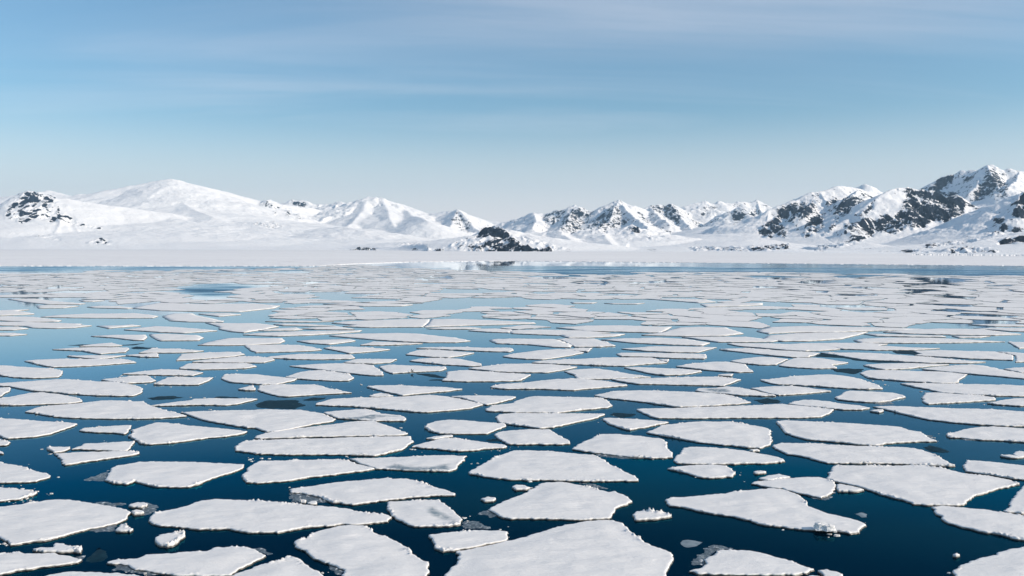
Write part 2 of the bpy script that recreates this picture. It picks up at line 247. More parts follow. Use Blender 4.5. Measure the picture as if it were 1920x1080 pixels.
DATA = """
# F/K/G row tileoffset | pts | label    (S = slush of previous, M = melt patch of previous)
F A 0|-60,90 0,100 60,118 190,140 215,160 300,178 345,185 385,205 380,213 330,225 275,243 215,250 0,255 -60,258|crumbly tipped floe cut by the left edge, above a narrower wedge floe
F A 0|-60,285 0,290 110,305 210,315 280,335 240,352 150,375 0,392 -60,397|narrow wedge floe at the left edge, above the huge floe with frayed right tip
F A 0|-80,440 0,435 150,420 260,402 370,383 500,382 620,400 760,420 850,435 900,450 930,455 980,480 955,505 950,530 880,558 760,585 640,605 500,645 380,680 250,695 90,722 60,700 0,660 -60,640|huge smooth white floe at the lower left edge with a frayed right tip
S|640,605 760,585 880,560 900,575 870,612 990,608 960,618 720,632 680,628
S|690,405 770,400 850,410 945,412 945,428 890,435 820,432 700,415
K A 0|870,608 910,565 950,572 960,590 993,603 980,615 882,614|small white shard below the frayed tip of the huge left floe
F A 0|408,40 600,28 900,22 1010,25 1045,37 1000,48 800,75 490,122 468,110 460,80 430,55|triangular floe with straight slanting front, above left of the slush tailed floe
F A 0|800,240 790,220 815,190 835,150 870,130 1050,102 1200,100 1370,100 1500,105 1800,118 1832,122 1830,140 1760,175 1640,205 1560,235 1500,265 1420,285 1340,288 1200,283 1100,270 1010,245 960,265 860,260|rounded floe with a grey slush tail at its left end
S|605,238 700,210 830,160 800,215 850,255 760,250 660,245
F A 0|1815,215 1820,195 1850,170 1860,140 1900,115 1940,98 2060,92 2250,88 2540,83 2620,95 2700,120 2815,150 2740,165 2620,178 2500,195 2320,212 2170,240 1930,258 1850,248 1830,235|long floe whose right tip touches the floe with grey stained front edge
K A 0|970,415 1030,402 1090,405 1110,430 1050,437 985,430|upper white lump in the slush between the two biggest left floes
S|970,420 1100,410 1190,425 1165,480 1100,505 1030,510 990,490 1060,460 1010,440
K A 0|985,475 1030,462 1080,468 1080,482 1010,488|lower white lump in the slush between the two biggest left floes
F A 0|1115,545 1125,510 1150,490 1200,475 1300,455 1400,430 1500,395 1600,382 1700,383 1900,392 2100,405 2320,425 2520,442 2620,455 2720,478 2820,488 2900,500 2945,512 2900,543 2800,558 2660,568 2560,565 2480,575 2300,588 2160,612 2090,628 1920,626 1850,628 1790,615 1720,600 1600,600 1480,603 1350,585 1220,578 1165,570|very long pointed floe just behind the floe with the lumpy right corner
K A 0|1165,670 1195,645 1300,632 1385,625 1395,650 1340,690 1290,720 1250,728 1180,712 1165,690|small white floe alone below the very long pointed floe
K A 0|240,755 320,740 400,745 415,708 470,715 530,730 600,735 622,750 600,770 480,770 330,770|lumpy white and grey chunk just below the huge left floe
F A 0|-60,790 0,785 80,785 130,770 190,790 280,788 380,785 480,798 560,818 620,830 580,850 480,865 300,885 150,910 0,940 -60,950|lowest floe at the left edge, tapering to a slushy right tip
S|560,815 640,800 620,845 560,870 400,890 300,900 480,862
G A 0|630,850 690,790 745,745 800,785 815,820 760,850 700,858|dark see-through ice disc beside the slushy tip of the lowest left floe
F A 0|810,850 860,835 940,830 1010,825 1100,800 1280,785 1400,775 1540,770 1620,740 1700,740 1850,740 1920,765 1990,803 1950,825 1880,860 1790,905 1740,940 1650,955 1500,950 1330,948 1200,930 1100,915 1000,895 960,870 880,860 830,862|big floe at the bottom left with clumps of slush along its left end
S|800,850 960,870 1100,915 1330,948 1100,955 950,930 830,915 860,880
S|1860,745 1960,742 2050,780 2050,803 1990,805 1900,760
F A 0|330,960 440,935 560,922 700,928 830,935 870,930 980,945 1070,955 1090,1010 1000,1050 500,1050 330,1000|floe cut off by the bottom edge, below the floe with slush clumps
F A 0|1600,1060 1660,1000 1700,962 1820,925 1920,882 2120,827 2170,805 2240,822 2320,888 2390,925 2430,965 2440,1060|floe cut by the bottom edge, left of the floe with lumpy right corner
F A 1920|700,78 900,70 1180,62 1430,50 1575,57 1555,90 1520,120 1500,155 1450,168 1300,165 1180,165 1060,155 900,148 800,118|short floe with a grey stained front edge, behind the pointed slush cornered floe
M|980,140 1060,120 1180,145 1350,140 1440,120 1460,165 1200,168 1000,155
F A 1920|1590,178 1650,145 1720,105 1800,65 1920,20 2020,15 2170,20 2340,33 2420,42 2530,48 2610,85 2660,125 2750,165 2870,230 2870,240 2820,240 2520,243 2340,240 2220,235 1920,232 1700,205 1600,185|large flat floe like a boat hull with sharp tips at both ends
F A 1920|250,305 440,278 600,255 750,240 930,230 990,215 1030,230 1120,225 1200,245 1330,285 1500,335 1490,348 1330,352 1100,370 950,388 800,410 720,418 640,405 570,405 500,370 430,350 330,330 260,325|pointed floe with a grey slush corner at its lower left
S|250,325 430,350 570,402 440,412 300,412 250,400
K A 1920|320,390 350,380 380,386 375,400 335,402|left white lump in the slush corner of the pointed floe
K A 1920|385,405 420,392 455,396 455,410 400,414|right white lump in the slush corner of the pointed floe
F A 1920|985,400 1100,395 1240,390 1370,388 1400,410 1450,440 1500,485 1550,530 1530,565 1440,578 1300,580 1180,580 1100,550 1020,500 985,450|squarish floe with a grey melt stain on its top
M|1290,470 1310,445 1350,445 1360,470 1430,500 1500,540 1540,560 1450,575 1420,540 1350,520 1290,500
S|1530,580 1560,540 1680,550 1760,590 1740,608 1560,605
F A 1920|1290,650 1450,630 1600,620 1720,613 1830,617 1880,625 1890,660 1885,690 1750,713 1600,743 1480,760 1390,768 1350,740 1330,690|stubby floe pressed against the back of the giant bottom floe
F A 1920|290,710 300,690 370,675 400,645 470,620 560,595 640,580 740,575 800,580 850,600 900,640 1000,670 1070,705 1130,745 1180,790 1240,835 1290,850 1290,930 1270,960 1250,1060 700,1060 640,1000 640,950 670,915 600,880 530,855 430,820 400,800 370,760 310,745|big floe at the bottom with a lumpy right corner
S|520,880 560,860 610,880 672,915 645,950 600,945 540,910
F A 1920|1400,1060 1410,945 1450,900 1500,870 1520,840 1525,800 1500,772 1650,748 1780,718 1920,688 2010,665 2130,625 2250,585 2370,565 2480,545 2570,537 2670,538 2750,560 2798,603 2790,618 2870,660 2890,690 2970,730 3050,755 3110,775 3130,820 3110,870 3075,915 3070,960 3060,1060|giant floe cut by the bottom edge, covered in small snow drifts
F A 1920|1745,460 1790,430 1850,400 1920,368 2000,345 2070,305 2120,270 2180,255 2290,252 2400,270 2520,295 2640,325 2690,318 2750,345 2790,370 2810,395 2790,415 2700,440 2685,475 2650,520 2560,525 2370,530 2170,525 1920,522 1850,515 1800,490|broad floe with a raised crumbly rim, behind the giant bottom floe
S|1650,495 1700,465 1750,460 1800,490 1850,515 1770,515
S|2400,255 2520,265 2650,300 2790,365 2690,318 2520,295
K A 1920|1690,375 1740,362 1790,370 1780,390 1720,392|small white chunk left of the broad floe with crumbly rim
K A 3840|0,285 30,272 100,275 133,292 110,303 30,303|little white floe behind the broad floe with crumbly rim
F A 3840|1165,148 1250,135 1380,125 1500,122 1610,130 1650,160 1678,182 1660,208 1560,215 1480,220 1400,210 1300,180|small oval floe in open water right of the boat hull shaped floe
F A 3840|1145,385 1200,368 1350,362 1500,345 1600,335 1700,318 1800,312 1920,298 2000,300 2060,315 2150,350 2190,380 2220,430 2290,460 2370,490 2490,515 2610,545 2655,575 2610,600 2600,628 2520,630 2410,612 2360,618 2290,610 2190,606 2020,583 1920,573 1850,563 1780,535 1650,505 1500,485 1350,455 1280,435 1180,425|long sloping floe carrying two white ice blocks on its front edge
K A 3840|905,495 930,467 1000,465 1150,480 1195,500 1150,515 1050,525 930,530|small white floe alone between the broad crumbly rimmed floe and dark water
G A 3840|1255,705 1320,685 1345,690 1430,702 1380,735 1300,742|grey see-through chunk floating alone right of the giant bottom floe
F A 3840|1325,915 1400,900 1460,870 1450,830 1500,800 1560,765 1650,758 1780,765 1860,780 1920,800 2020,825 2100,850 2170,875 2260,905 2210,930 2120,940 2020,945 1860,945 1600,940 1400,935|bottom floe with a grey ice apron along its left side
S|1335,890 1330,850 1390,800 1460,740 1540,722 1660,750 1560,768 1460,830 1450,875
K A 5760|385,915 430,905 500,925 570,940 550,955 430,950|small white chunk off the right tip of the grey aproned floe
K A 5760|270,960 330,948 390,962 330,985|tiny lump cut by the bottom edge, right of the grey aproned floe
K A 3840|1815,175 1860,165 1905,175 1890,183 1830,183|tiny white fragment right of the small oval floe
F A 3840|1795,260 1840,245 1920,240 2020,228 2170,215 2300,215 2360,225 2420,258 2432,275 2405,325 2375,350 2320,370 2220,345 2120,325 2020,298 1920,288 1860,275|blunt floe with a grey ledge under its right front corner
S|2220,345 2320,372 2380,350 2425,300 2440,310 2370,400 2220,365
K A 3840|1850,222 1920,205 2000,193 2090,212 2020,225 1920,235|crumbly white sliver behind the blunt floe with the grey ledge
K A 5760|515,270 540,265 630,285 715,308 640,318 530,315|small triangular shard between the blunt floe and the great right floe
F A 5760|445,220 450,195 480,160 490,130 600,128 900,132 1050,128 1080,125 1200,135 1300,150 1500,190 1700,215 1820,240 1880,265 1800,285 1720,300 1640,330 1560,350 1500,390 1470,420 1400,423 1200,422 1100,415 1020,385 850,340 700,290 570,258 480,240|great wide floe on the right with a pointed right tip
F A 5760|1465,130 1490,90 1650,98 1920,130 2000,140 2000,240 1920,232 1850,225 1700,200 1550,180 1490,170|blunt ended floe at the right edge behind the great wide floe
F A 5760|1230,440 1300,432 1400,440 1600,455 1800,487 2000,510 2000,700 1920,685 1850,675 1760,645 1700,635 1640,630 1530,600 1430,580 1350,555 1300,525 1310,510 1260,490 1250,455|ragged edged floe at the right edge below the great wide floe
F A 5760|1770,465 1820,430 1800,415 1830,380 1870,330 1920,280 2000,240 2000,495 1920,485 1790,475|jagged upright looking floe at the right edge beside the great floe's tip
F A 5760|1385,915 1450,880 1550,835 1680,800 1780,765 1920,735 2000,720 2040,1060 1460,1060 1400,945|floe filling the bottom right corner of the water
G A 5760|645,490 700,480 742,495 735,518 690,518|round grey ice lump alone right of the floe with two blocks
K A 5760|1390,797 1420,792 1440,798 1415,803|tiny fragment in dark water above the bottom right corner floe
F B 0|-40,72 100,65 250,55 420,42 520,42 700,57 850,62 980,80 1040,95 1073,115 1055,145 1000,165 900,165 700,160 500,148 380,135 240,125 130,105 60,92 -40,85
F B 0|-40,100 80,103 75,125 40,145 0,170 -40,175
F B 0|-40,192 0,188 120,165 220,145 320,142 450,155 560,175 600,190 622,208 500,222 300,228 100,235 -40,237
F B 0|190,285 260,260 400,238 600,222 760,203 900,202 1050,208 1075,205 1090,225 1180,258 1260,280 1350,300 1398,315 1340,322 1200,332 1050,335 800,335 640,330 560,330 430,322 340,308 260,292
F B 0|1130,238 1250,220 1350,208 1430,200 1450,190 1560,185 1920,187 1935,190 1850,210 1780,225 1700,235 1560,232 1450,232 1300,237
F B 0|760,45 900,30 1050,15 1110,15 1140,35 1170,52 1130,63 950,72 850,60
F B 0|1145,78 1190,58 1260,28 1350,25 1600,30 1570,50 1490,82 1300,82
F B 0|1655,35 1680,8 1800,2 1920,5 2000,15 2230,38 2200,52 2080,78 1980,80 1850,70 1720,60
F B 0|1930,122 1945,92 2040,85 2120,82 2360,82 2420,95 2480,112 2635,142 2420,152 2160,170 2090,166 2020,150 1960,132
K B 0|1785,112 1840,100 1900,92 1915,120 1840,120|small chunk at the left end of the lumpy diamond floe
F B 0|-40,340 0,336 120,340 300,355 580,372 560,390 480,415 380,450 280,468 60,483 20,475 0,462 -40,460
F B 0|590,425 630,408 750,400 900,388 985,385 980,410 960,420 965,435 940,450 850,440 700,435
F B 0|965,465 1000,440 985,425 1040,405 1120,380 1170,365 1250,368 1400,388 1600,405 1750,420 1862,432 1830,445 1700,468 1560,478 1440,495 1300,515 1120,527 1060,520 1010,490
F B 0|1360,290 1420,285 1620,278 1900,272 2000,268 2240,272 2360,288 2420,300 2515,340 2500,355 2350,378 2200,410 2060,435 2000,432 1920,405 1850,400 1720,380 1600,360 1480,330 1425,308
F B 0|350,555 430,550 520,548 525,560 480,580 420,588 370,570
F B 0|540,562 600,545 640,525 780,518 1010,508 990,535 960,575 900,580 750,570 600,562
F B 0|-40,490 20,500 80,515 40,535 -40,540
F B 0|-40,580 0,580 28,595 -40,602
F B 0|1762,548 1800,518 1850,505 1920,498 2070,495 2220,490 2480,483 2620,478 2820,473 3000,472 3075,472 3095,508 3050,545 3010,570 2960,580 2880,600 2800,612 2620,605 2420,602 2170,605 1920,595 1840,582 1770,572
F B 0|1915,465 2000,445 2100,430 2200,415 2400,390 2600,365 2720,355 2800,352 2840,370 2920,395 2980,415 3062,448 3000,460 2800,463 2600,466 2400,470 2200,476 1960,483 1910,478
F B 1920|830,98 900,88 1100,88 1300,98 1380,100 1550,115 1450,128 1300,142 1100,162 960,130
F B 1920|850,168 900,150 940,142 1000,158 1030,168 900,172
F B 1920|445,230 560,190 700,182 900,178 1150,170 1300,160 1440,172 1580,200 1705,232 1600,260 1450,275 1300,285 1220,285 1080,272 930,260 700,240 560,238
F B 1920|1450,168 1550,165 1700,165 1940,170 1945,178 1920,190 1800,220 1740,232 1700,225 1600,197 1530,180
F B 1920|1755,100 1830,78 1920,75 2030,65 2180,48 2320,38 2430,38 2580,52 2780,80 2785,88 2680,97 2480,112 2380,122 2280,118 2140,112 1980,112 1860,112
F B 1920|505,290 600,280 790,265 850,272 940,298 1090,312 1128,340 1120,352 900,352 800,345 700,338 610,332 560,312
M|640,335 800,325 900,312 1000,318 1090,316 1000,326 900,330 880,345 760,343
F B 1920|1270,400 1290,375 1340,358 1440,345 1600,352 1700,362 1860,375 1880,390 1780,430 1740,448 1550,448 1380,445 1300,425
F B 1920|1160,545 1250,520 1400,484 1500,487 1640,502 1720,515 1850,530 1885,545 1850,555 1720,560 1640,572 1520,578 1400,565 1240,552
F B 1920|1280,485 1340,470 1470,458 1475,468 1350,490
F B 1920|1785,450 1830,432 1920,425 2000,420 2090,415 2200,420 2260,455 2355,505 2350,522 2270,527 2100,525 1990,528 1900,525 1850,505 1800,475
F B 1920|1795,325 1820,305 1920,298 2050,296 2200,298 2400,298 2600,300 2615,305 2540,335 2420,358 2350,375 2230,400 2130,408 2050,395 1920,378 1820,365
F B 1920|1715,265 1780,240 1920,222 1960,200 2040,175 2100,170 2300,175 2500,178 2600,180 2640,205 2672,240 2640,252 2450,270 2250,292 2100,290 1920,287 1800,280 1740,278
F B 3840|750,42 850,38 1100,32 1400,25 1550,22 1715,45 1650,70 1590,90 1400,85 1200,80 950,75 850,62
F B 3840|615,160 700,145 780,130 950,125 1100,130 1300,135 1500,145 1650,165 1720,190 1790,215 1700,225 1500,238 1260,248 1160,235 1000,212 850,195 700,180
F B 3840|930,268 980,262 1200,258 1450,250 1600,245 1780,238 1920,232 2020,228 2090,235 2250,250 2410,268 2390,290 2320,322 2170,328 1920,328 1700,328 1400,332 1100,330 1040,318 980,290
F B 3840|675,335 720,332 900,338 1050,348 1180,362 1100,380 1000,400 880,420 800,400 720,370
F B 3840|1005,438 1080,412 1120,385 1300,368 1430,358 1640,362 1760,380 1900,405 1945,425 1935,460 1950,505 1930,530 1900,545 1860,555 1750,550 1650,535 1480,520 1380,508 1240,482 1100,458
F B 3840|450,562 520,520 600,480 680,452 800,455 960,468 1130,490 1160,515 1160,550 1200,590 1210,625 1080,630 900,622 700,600 550,580
S|560,582 720,600 900,620 1080,632 980,642 800,638 660,622
F B 3840|1375,125 1400,112 1500,108 1600,97 1690,102 1780,118 1920,150 1980,165 1880,165 1700,158 1550,145 1440,138
M|1430,125 1500,112 1620,125 1640,142 1540,142
F B 3840|1215,650 1230,620 1270,590 1280,560 1330,550 1400,548 1600,560 1750,580 1920,610 1990,625 2045,652 2020,660 1920,668 1700,672 1500,675 1300,672 1230,665
K B 3840|1780,572 1840,566 1850,576 1800,580|tiny sliver against the back of a blunt floe below the tallest right peak
F B 5760|-60,40 0,45 100,30 250,15 460,5 600,20 700,40 750,62 800,75 865,112 750,115 600,108 450,98 330,90 200,82 80,78 20,70 -50,50
F B 5760|-130,108 0,98 180,92 300,105 470,130 350,142 240,150 80,160 0,145 -70,125
F B 5760|505,180 540,165 570,140 610,128 800,135 940,145 1010,160 1035,175 960,190 900,205 850,213 750,212 600,200 520,190
S|760,215 900,207 935,215 930,235 850,240
F B 5760|1155,205 1165,190 1155,175 1180,145 1250,142 1400,152 1600,163 1700,178 1705,195 1600,203 1400,215 1200,225
F B 5760|990,72 1100,70 1400,78 1600,80 1920,90 2000,92 2000,172 1920,168 1700,163 1500,152 1300,140 1200,115 1100,98
F B 5760|1645,220 1750,200 1850,185 2000,180 2000,245 1920,240 1750,232
F B 5760|150,225 210,208 270,197 350,198 450,208 550,225 680,238 770,256 700,268 600,268 500,262 350,246 220,235
F B 5760|785,245 900,243 1100,250 1280,255 1440,262 1700,268 1920,285 2000,290 2000,398 1920,393 1750,388 1600,380 1370,360 1200,342 1060,310 920,275
K B 5760|760,275 860,268 870,278 830,288|small white scrap at the left tip of a long right floe
F B 5760|60,362 120,348 300,358 560,370 720,380 900,390 1000,402 1060,425 1150,438 1180,460 1215,485 1265,505 1150,505 1000,512 880,522 810,535 700,530 550,513 400,500 290,490 200,465 130,440
S|1170,455 1260,470 1215,480
F B 5760|30,537 100,518 350,525 700,545 820,548 1040,552 1150,570 1240,600 1300,638 1360,665 1400,688 1300,688 1000,672 700,668 450,668 400,655 280,620 200,605 150,600 60,560
F B 5760|1335,455 1420,432 1500,412 1600,398 1750,400 2000,415 2000,515 1920,510 1750,498 1600,492 1450,480 1360,475
S|1400,478 1600,492 1750,500 1640,508 1480,500
K B 5760|1830,600 1870,582 2000,575 2000,620 1880,618|little rounded floe at the right edge above the blunt ended one
G B 5760|1165,555 1210,540 1280,555 1365,585 1320,595 1210,585|dark grey plate off the right tip of two stacked long floes
K B 5760|1740,612 1800,606 1915,618 1900,626 1800,622|thin slushy strip near the right edge above the blunt ended floe
F C 0|-40,15 0,12 200,12 615,27 600,33 690,40 560,55 420,60 240,55 180,42 0,38 -40,40
F C 0|-40,50 130,47 215,62 100,72 -40,76
F C 0|-40,90 100,95 205,105 80,115 -40,118
F C 0|725,42 920,38 980,32 1060,42 900,52 815,60
F C 0|930,70 1160,45 1300,50 1500,65 1630,78 1500,88 1380,95 1200,88 1000,75
F C 0|680,118 850,110 1090,108 1105,125 1080,150 1000,148 850,130
F C 0|1120,105 1240,102 1480,112 1530,130 1490,150 1200,152 1165,140 1130,118
F C 0|1480,185 1600,155 1720,132 1900,133 2110,135 2138,155 2100,172 1900,183 1700,187
F C 0|1835,190 1850,188 2000,184 2240,185 2340,200 2415,222 2300,230 2050,238 1920,240 1880,225
F C 0|590,195 700,180 830,170 920,188 850,195
F C 0|390,218 550,208 700,202 960,205 970,215 940,238 840,243 750,252 680,240 620,228 500,222
F C 0|1040,243 1140,212 1300,213 1530,228 1450,238 1300,242
F C 0|500,268 700,262 940,265 850,278 750,288 600,278
F C 0|945,262 1180,245 1190,275 1050,272
F C 0|185,305 280,295 500,290 900,290 960,295 1025,315 850,328 650,342 400,350 330,340 240,318
F C 0|1320,300 1360,255 1500,245 1700,237 1800,240 1840,255 1750,270 1500,290
F C 0|1440,312 1600,290 1800,272 1920,272 2040,285 2065,297 1980,316 1920,316 1700,315
F C 0|1340,360 1410,325 1600,322 1850,322 1925,345 1850,358 1650,365 1500,368
F C 0|-40,335 60,340 130,348 400,362 470,378 460,410 430,425 250,432 100,425 -40,415
F C 0|920,402 1050,385 1200,367 1360,372 1525,392 1450,413 1250,410 1050,405
F C 0|1270,-2 1420,-4 1680,5 1670,13 1500,10
F C 0|1540,18 1700,22 1920,22 2050,38 2090,48 1940,75 1830,92 1720,82 1640,65 1650,50 1600,35
F C 0|1820,107 1920,97 2050,90 2300,82 2715,75 2700,85 2500,100 2300,112 2080,118 1920,112
F C 1920|130,30 200,25 400,30 600,42 400,42 200,38
F C 1920|190,60 300,55 350,68 280,76 60,78 0,75
F C 1920|340,62 450,50 600,45 740,68 600,68 430,66
F C 1920|70,8 200,2 590,8 400,13 200,12
F C 1920|565,20 680,8 900,0 1100,-8 1300,-8 1300,15 1250,50 1100,50 850,53 650,45 750,35
F C 1920|1310,-8 1500,-10 1760,0 1860,5 2080,15 2100,25 1920,30 1600,38 1500,42 1260,50 1290,20
F C 1920|545,115 640,105 800,100 1060,95 1200,100 1400,122 1490,130 1610,155 1500,165 1300,165 1100,158 900,145 700,128
F C 1920|780,185 880,160 1250,172 1150,180 930,187
F C 1920|305,155 400,148 700,142 745,155 640,170 550,180 400,170
F C 1920|505,208 560,200 700,197 850,205 1010,218 900,232 700,247 600,225
F C 1920|75,280 200,262 360,252 500,255 710,258 745,282 690,288 500,292 300,290
F C 1920|660,315 750,291 900,290 1060,292 1010,315 880,324 730,320
F C 1920|250,342 400,332 600,322 800,328 880,338 900,355 950,390 955,412 850,410 700,395 500,370
F C 1920|920,345 1000,333 1200,340 1420,352 1430,365 1380,378 1200,385 1020,397 960,375
F C 1920|225,425 300,395 400,378 500,375 600,387 700,404 735,435 700,450 620,452 450,445 300,435
F C 1920|1120,255 1220,222 1300,220 1400,225 1640,245 1560,262 1450,278 1300,272
F C 1920|1200,208 1300,202 1500,200 1700,207 1880,208 1920,212 1935,225 1900,235 1700,230 1400,216
F C 1920|1150,303 1220,290 1320,282 1400,285 1520,288 1600,305 1690,325 1690,340 1600,342 1400,330 1250,315
F C 1920|1595,360 1700,345 1870,328 2040,325 2220,330 2415,350 2330,368 2190,390 1980,388 1800,382
F C 1920|1435,385 1580,375 1780,388 1930,398 2065,408 2040,420 1990,450 1880,455 1580,457 1390,450 1430,425 1430,400
F C 3840|-170,150 -120,140 0,138 300,140 360,150 450,185 440,202 300,198 120,180 -120,172
F C 3840|335,140 460,135 620,140 710,165 778,192 660,198 465,198 445,183 375,150
F C 1920|1280,62 1400,50 1600,52 1690,60 1590,65 1400,66
F C 1920|1590,77 1640,65 1780,62 1910,70 1940,80 1900,92 1720,86
F C 3840|-75,270 0,252 200,225 350,216 440,222 545,242 450,262 300,285 230,292 100,288 0,280
F C 3840|380,216 500,210 600,208 570,235 470,226
F C 3840|150,315 250,300 450,292 720,280 900,278 1050,280 1110,300 1165,318 1000,328 850,342 700,338 500,330 340,325
F C 3840|1090,292 1180,290 1170,312 1125,302
F C 3840|395,382 450,372 620,362 720,372 870,400 1040,425 900,432 700,438 490,440 470,410
F C 3840|840,355 950,352 1150,360 1420,375 1420,385 1300,405 1150,410 1050,400 950,378
F C 3840|780,252 820,244 1100,245 1450,254 1460,280 1440,287 1200,282 1000,272 820,268
F C 3840|820,213 950,205 1080,195 1300,198 1535,203 1480,218 1400,240 1200,238 1000,228
F C 3840|670,145 850,135 1100,130 1300,140 1490,170 1430,188 1200,182 900,168
F C 3840|1275,125 1450,123 1750,125 1920,142 2010,150 1960,160 1760,163 1540,162
F C 3840|970,110 1130,90 1250,55 1400,50 1600,55 1740,100 1600,115 1300,118
F C 3840|560,80 400,62 330,55 560,40 800,38 1100,48 1200,50 1160,75 1110,93 800,85
F C 3840|0,74 200,70 500,76 740,95 600,98 850,103 780,120 560,130 420,130 360,112 0,98 -30,85
F C 3840|1230,345 1350,325 1500,312 1600,310 1750,330 1770,360 1815,385 1700,388 1500,375
F C 3840|1635,305 1750,285 1850,275 1960,278 2070,292 1980,332 1850,332 1700,318
F C 3840|1615,175 1700,172 1920,175 2050,178 2330,185 2465,215 2350,225 2200,230 2060,222 1900,208 1700,192
F C 3840|1555,218 1700,210 1850,214 1990,226 2100,230 2310,245 2230,275 2100,275 1920,260 1750,240
K C 3840|1560,405 1660,402 1650,415 1540,412|small dark rimmed chunk between long floes below the valley glacier
F C 5760|160,178 300,172 700,170 900,178 830,190 1080,205 1290,210 1100,222 800,222 560,213 400,195 250,182
F C 5760|395,242 600,243 760,245 950,258 1200,275 1450,300 1632,312 1500,320 1200,318 960,305 700,292 600,275
F C 5760|75,338 150,300 220,280 350,282 470,295 600,318 560,325 480,335 520,358 350,360 150,348
F C 5760|710,335 850,325 1100,322 1365,332 1200,345 1050,362 870,368 780,352
F C 5760|692,395 740,378 850,372 1100,380 1350,388 1495,405 1460,430 1430,450 1430,465 1300,470 1100,458 850,440 740,428
F C 5760|1150,365 1250,350 1400,340 1520,332 1620,340 1750,370 2000,420 2000,440 1920,435 1700,415 1500,398 1300,380
F C 5760|1770,365 1850,355 2000,340 2000,405 1900,392
F C 5760|1085,230 1300,225 1500,230 1700,235 1840,262 1840,298 1700,292 1500,285 1300,272 1100,262 1150,250
F C 5760|1720,235 1850,240 2000,250 2000,315 1860,312 1855,262
F C 5760|1800,162 2000,155 2000,210 1880,210 1840,185
F C 5760|640,150 700,137 900,130 1200,130 1500,145 1775,160 1400,168 1100,170 700,168
F C 5760|1380,117 1500,119 1670,118 1600,128 1430,130
F C 5760|-60,145 0,115 200,98 400,92 750,88 700,105 550,140 300,155 100,155
F C 5760|720,100 850,104 1050,109 1300,115 1340,125 1050,122 800,115
F C 5760|860,88 1100,70 1300,62 1600,67 1900,105 1700,112 1400,108 1000,97
F C 5760|0,52 300,42 600,50 900,55 1100,63 1200,68 1000,76 800,78 500,88 200,90 0,100 -90,80
F C 5760|1540,62 1700,57 1920,60 2000,62 2000,95 1800,80
F C 5760|1500,32 1700,28 2000,35 2000,50 1700,45
G B 0|1100,185 1180,172 1300,168 1370,180 1290,195 1150,200|dark flat ice patch above the thin pair of floes, left side
G B 0|1590,180 1650,172 1760,175 1810,184 1640,186|thin dark strip hugging the back of the thin paired floe
G B 1920|0,235 60,205 300,195 370,240 300,268 100,265 10,255|large dark slush patch with white crumbs below the striped rock saddle
G B 1920|340,200 420,182 530,180 500,198 400,208|small dark patch right of the large dark slush patch
G B 3840|735,310 760,292 870,300 930,305 900,325 800,330|dark slush patch with a white sliver below the jagged peaks
G B 3840|1820,200 1920,185 2000,200 2010,222 1900,228 1840,215|dark slush smear above the long straight floe below the valley glacier
G C 1920|1180,398 1300,402 1420,425 1430,438 1300,425|dark wedge of thin ice stretching right of the flying bird
G C 1920|1290,447 1400,443 1410,455 1300,455|short dark strip beneath the dark wedge near the bird
G C 5760|470,370 600,362 720,368 690,395 640,405 520,390|dark thin ice patch left of a ragged floe below the right dome
G C 5760|400,252 600,272 700,292 960,308 1010,320 820,322 640,300 560,285 340,275|dark thin ice wedge under a long right floe below the right dome
G C 5760|930,232 1080,228 1150,250 1100,262 960,252|dark thin ice wedge left of the long slab near the right edge
G C 0|980,210 1020,197 1110,205 1190,205 1100,218 1000,218|small dark curl of thin ice below the white dome mountain
G C 0|500,190 620,182 900,188 1090,172 1000,190 700,195|dark sliver behind a low heaped floe on the left
G B 1920|1720,498 1800,488 1830,500 1850,512 1760,512|dark smear left of a blunt floe under the dark headland
F D 0|-60,565 100,562 225,560 130,570 260,590 250,595 0,605 -60,606
F D 0|-60,612 0,610 250,615 380,630 460,642 440,650 200,651 0,642 -60,642
F D 0|305,615 440,601 650,591 860,590 1000,586 1120,598 1190,610 1150,622 900,623 600,621
F D 0|1215,610 1300,591 1440,589 1480,606 1600,630 1680,648 1600,653 1400,650 1270,642
F D 0|1485,592 1700,587 1812,598 1640,611
F D 0|650,540 740,531 900,535 1000,549 960,553 700,546
F D 0|985,549 1200,508 1500,520 1900,515 2100,532 2060,550 1800,577 1560,575 1200,567
F D 0|60,482 260,478 380,495 640,515 600,521 350,520 200,505
F D 0|270,530 450,525 590,535 480,547 290,550
F D 0|590,491 700,488 790,492 700,500 620,500
F D 1920|500,519 700,511 1000,515 1180,523 1100,534 800,534 640,525
F D 3840|440,505 640,507 600,514 450,513
F D 3840|690,512 900,514 1000,510 940,519 750,517
F D 3840|1000,480 1200,478 1450,485 1530,503 1400,509 1200,494
F D 3840|1410,520 1600,511 1880,512 1880,526 1700,534 1450,539
"""
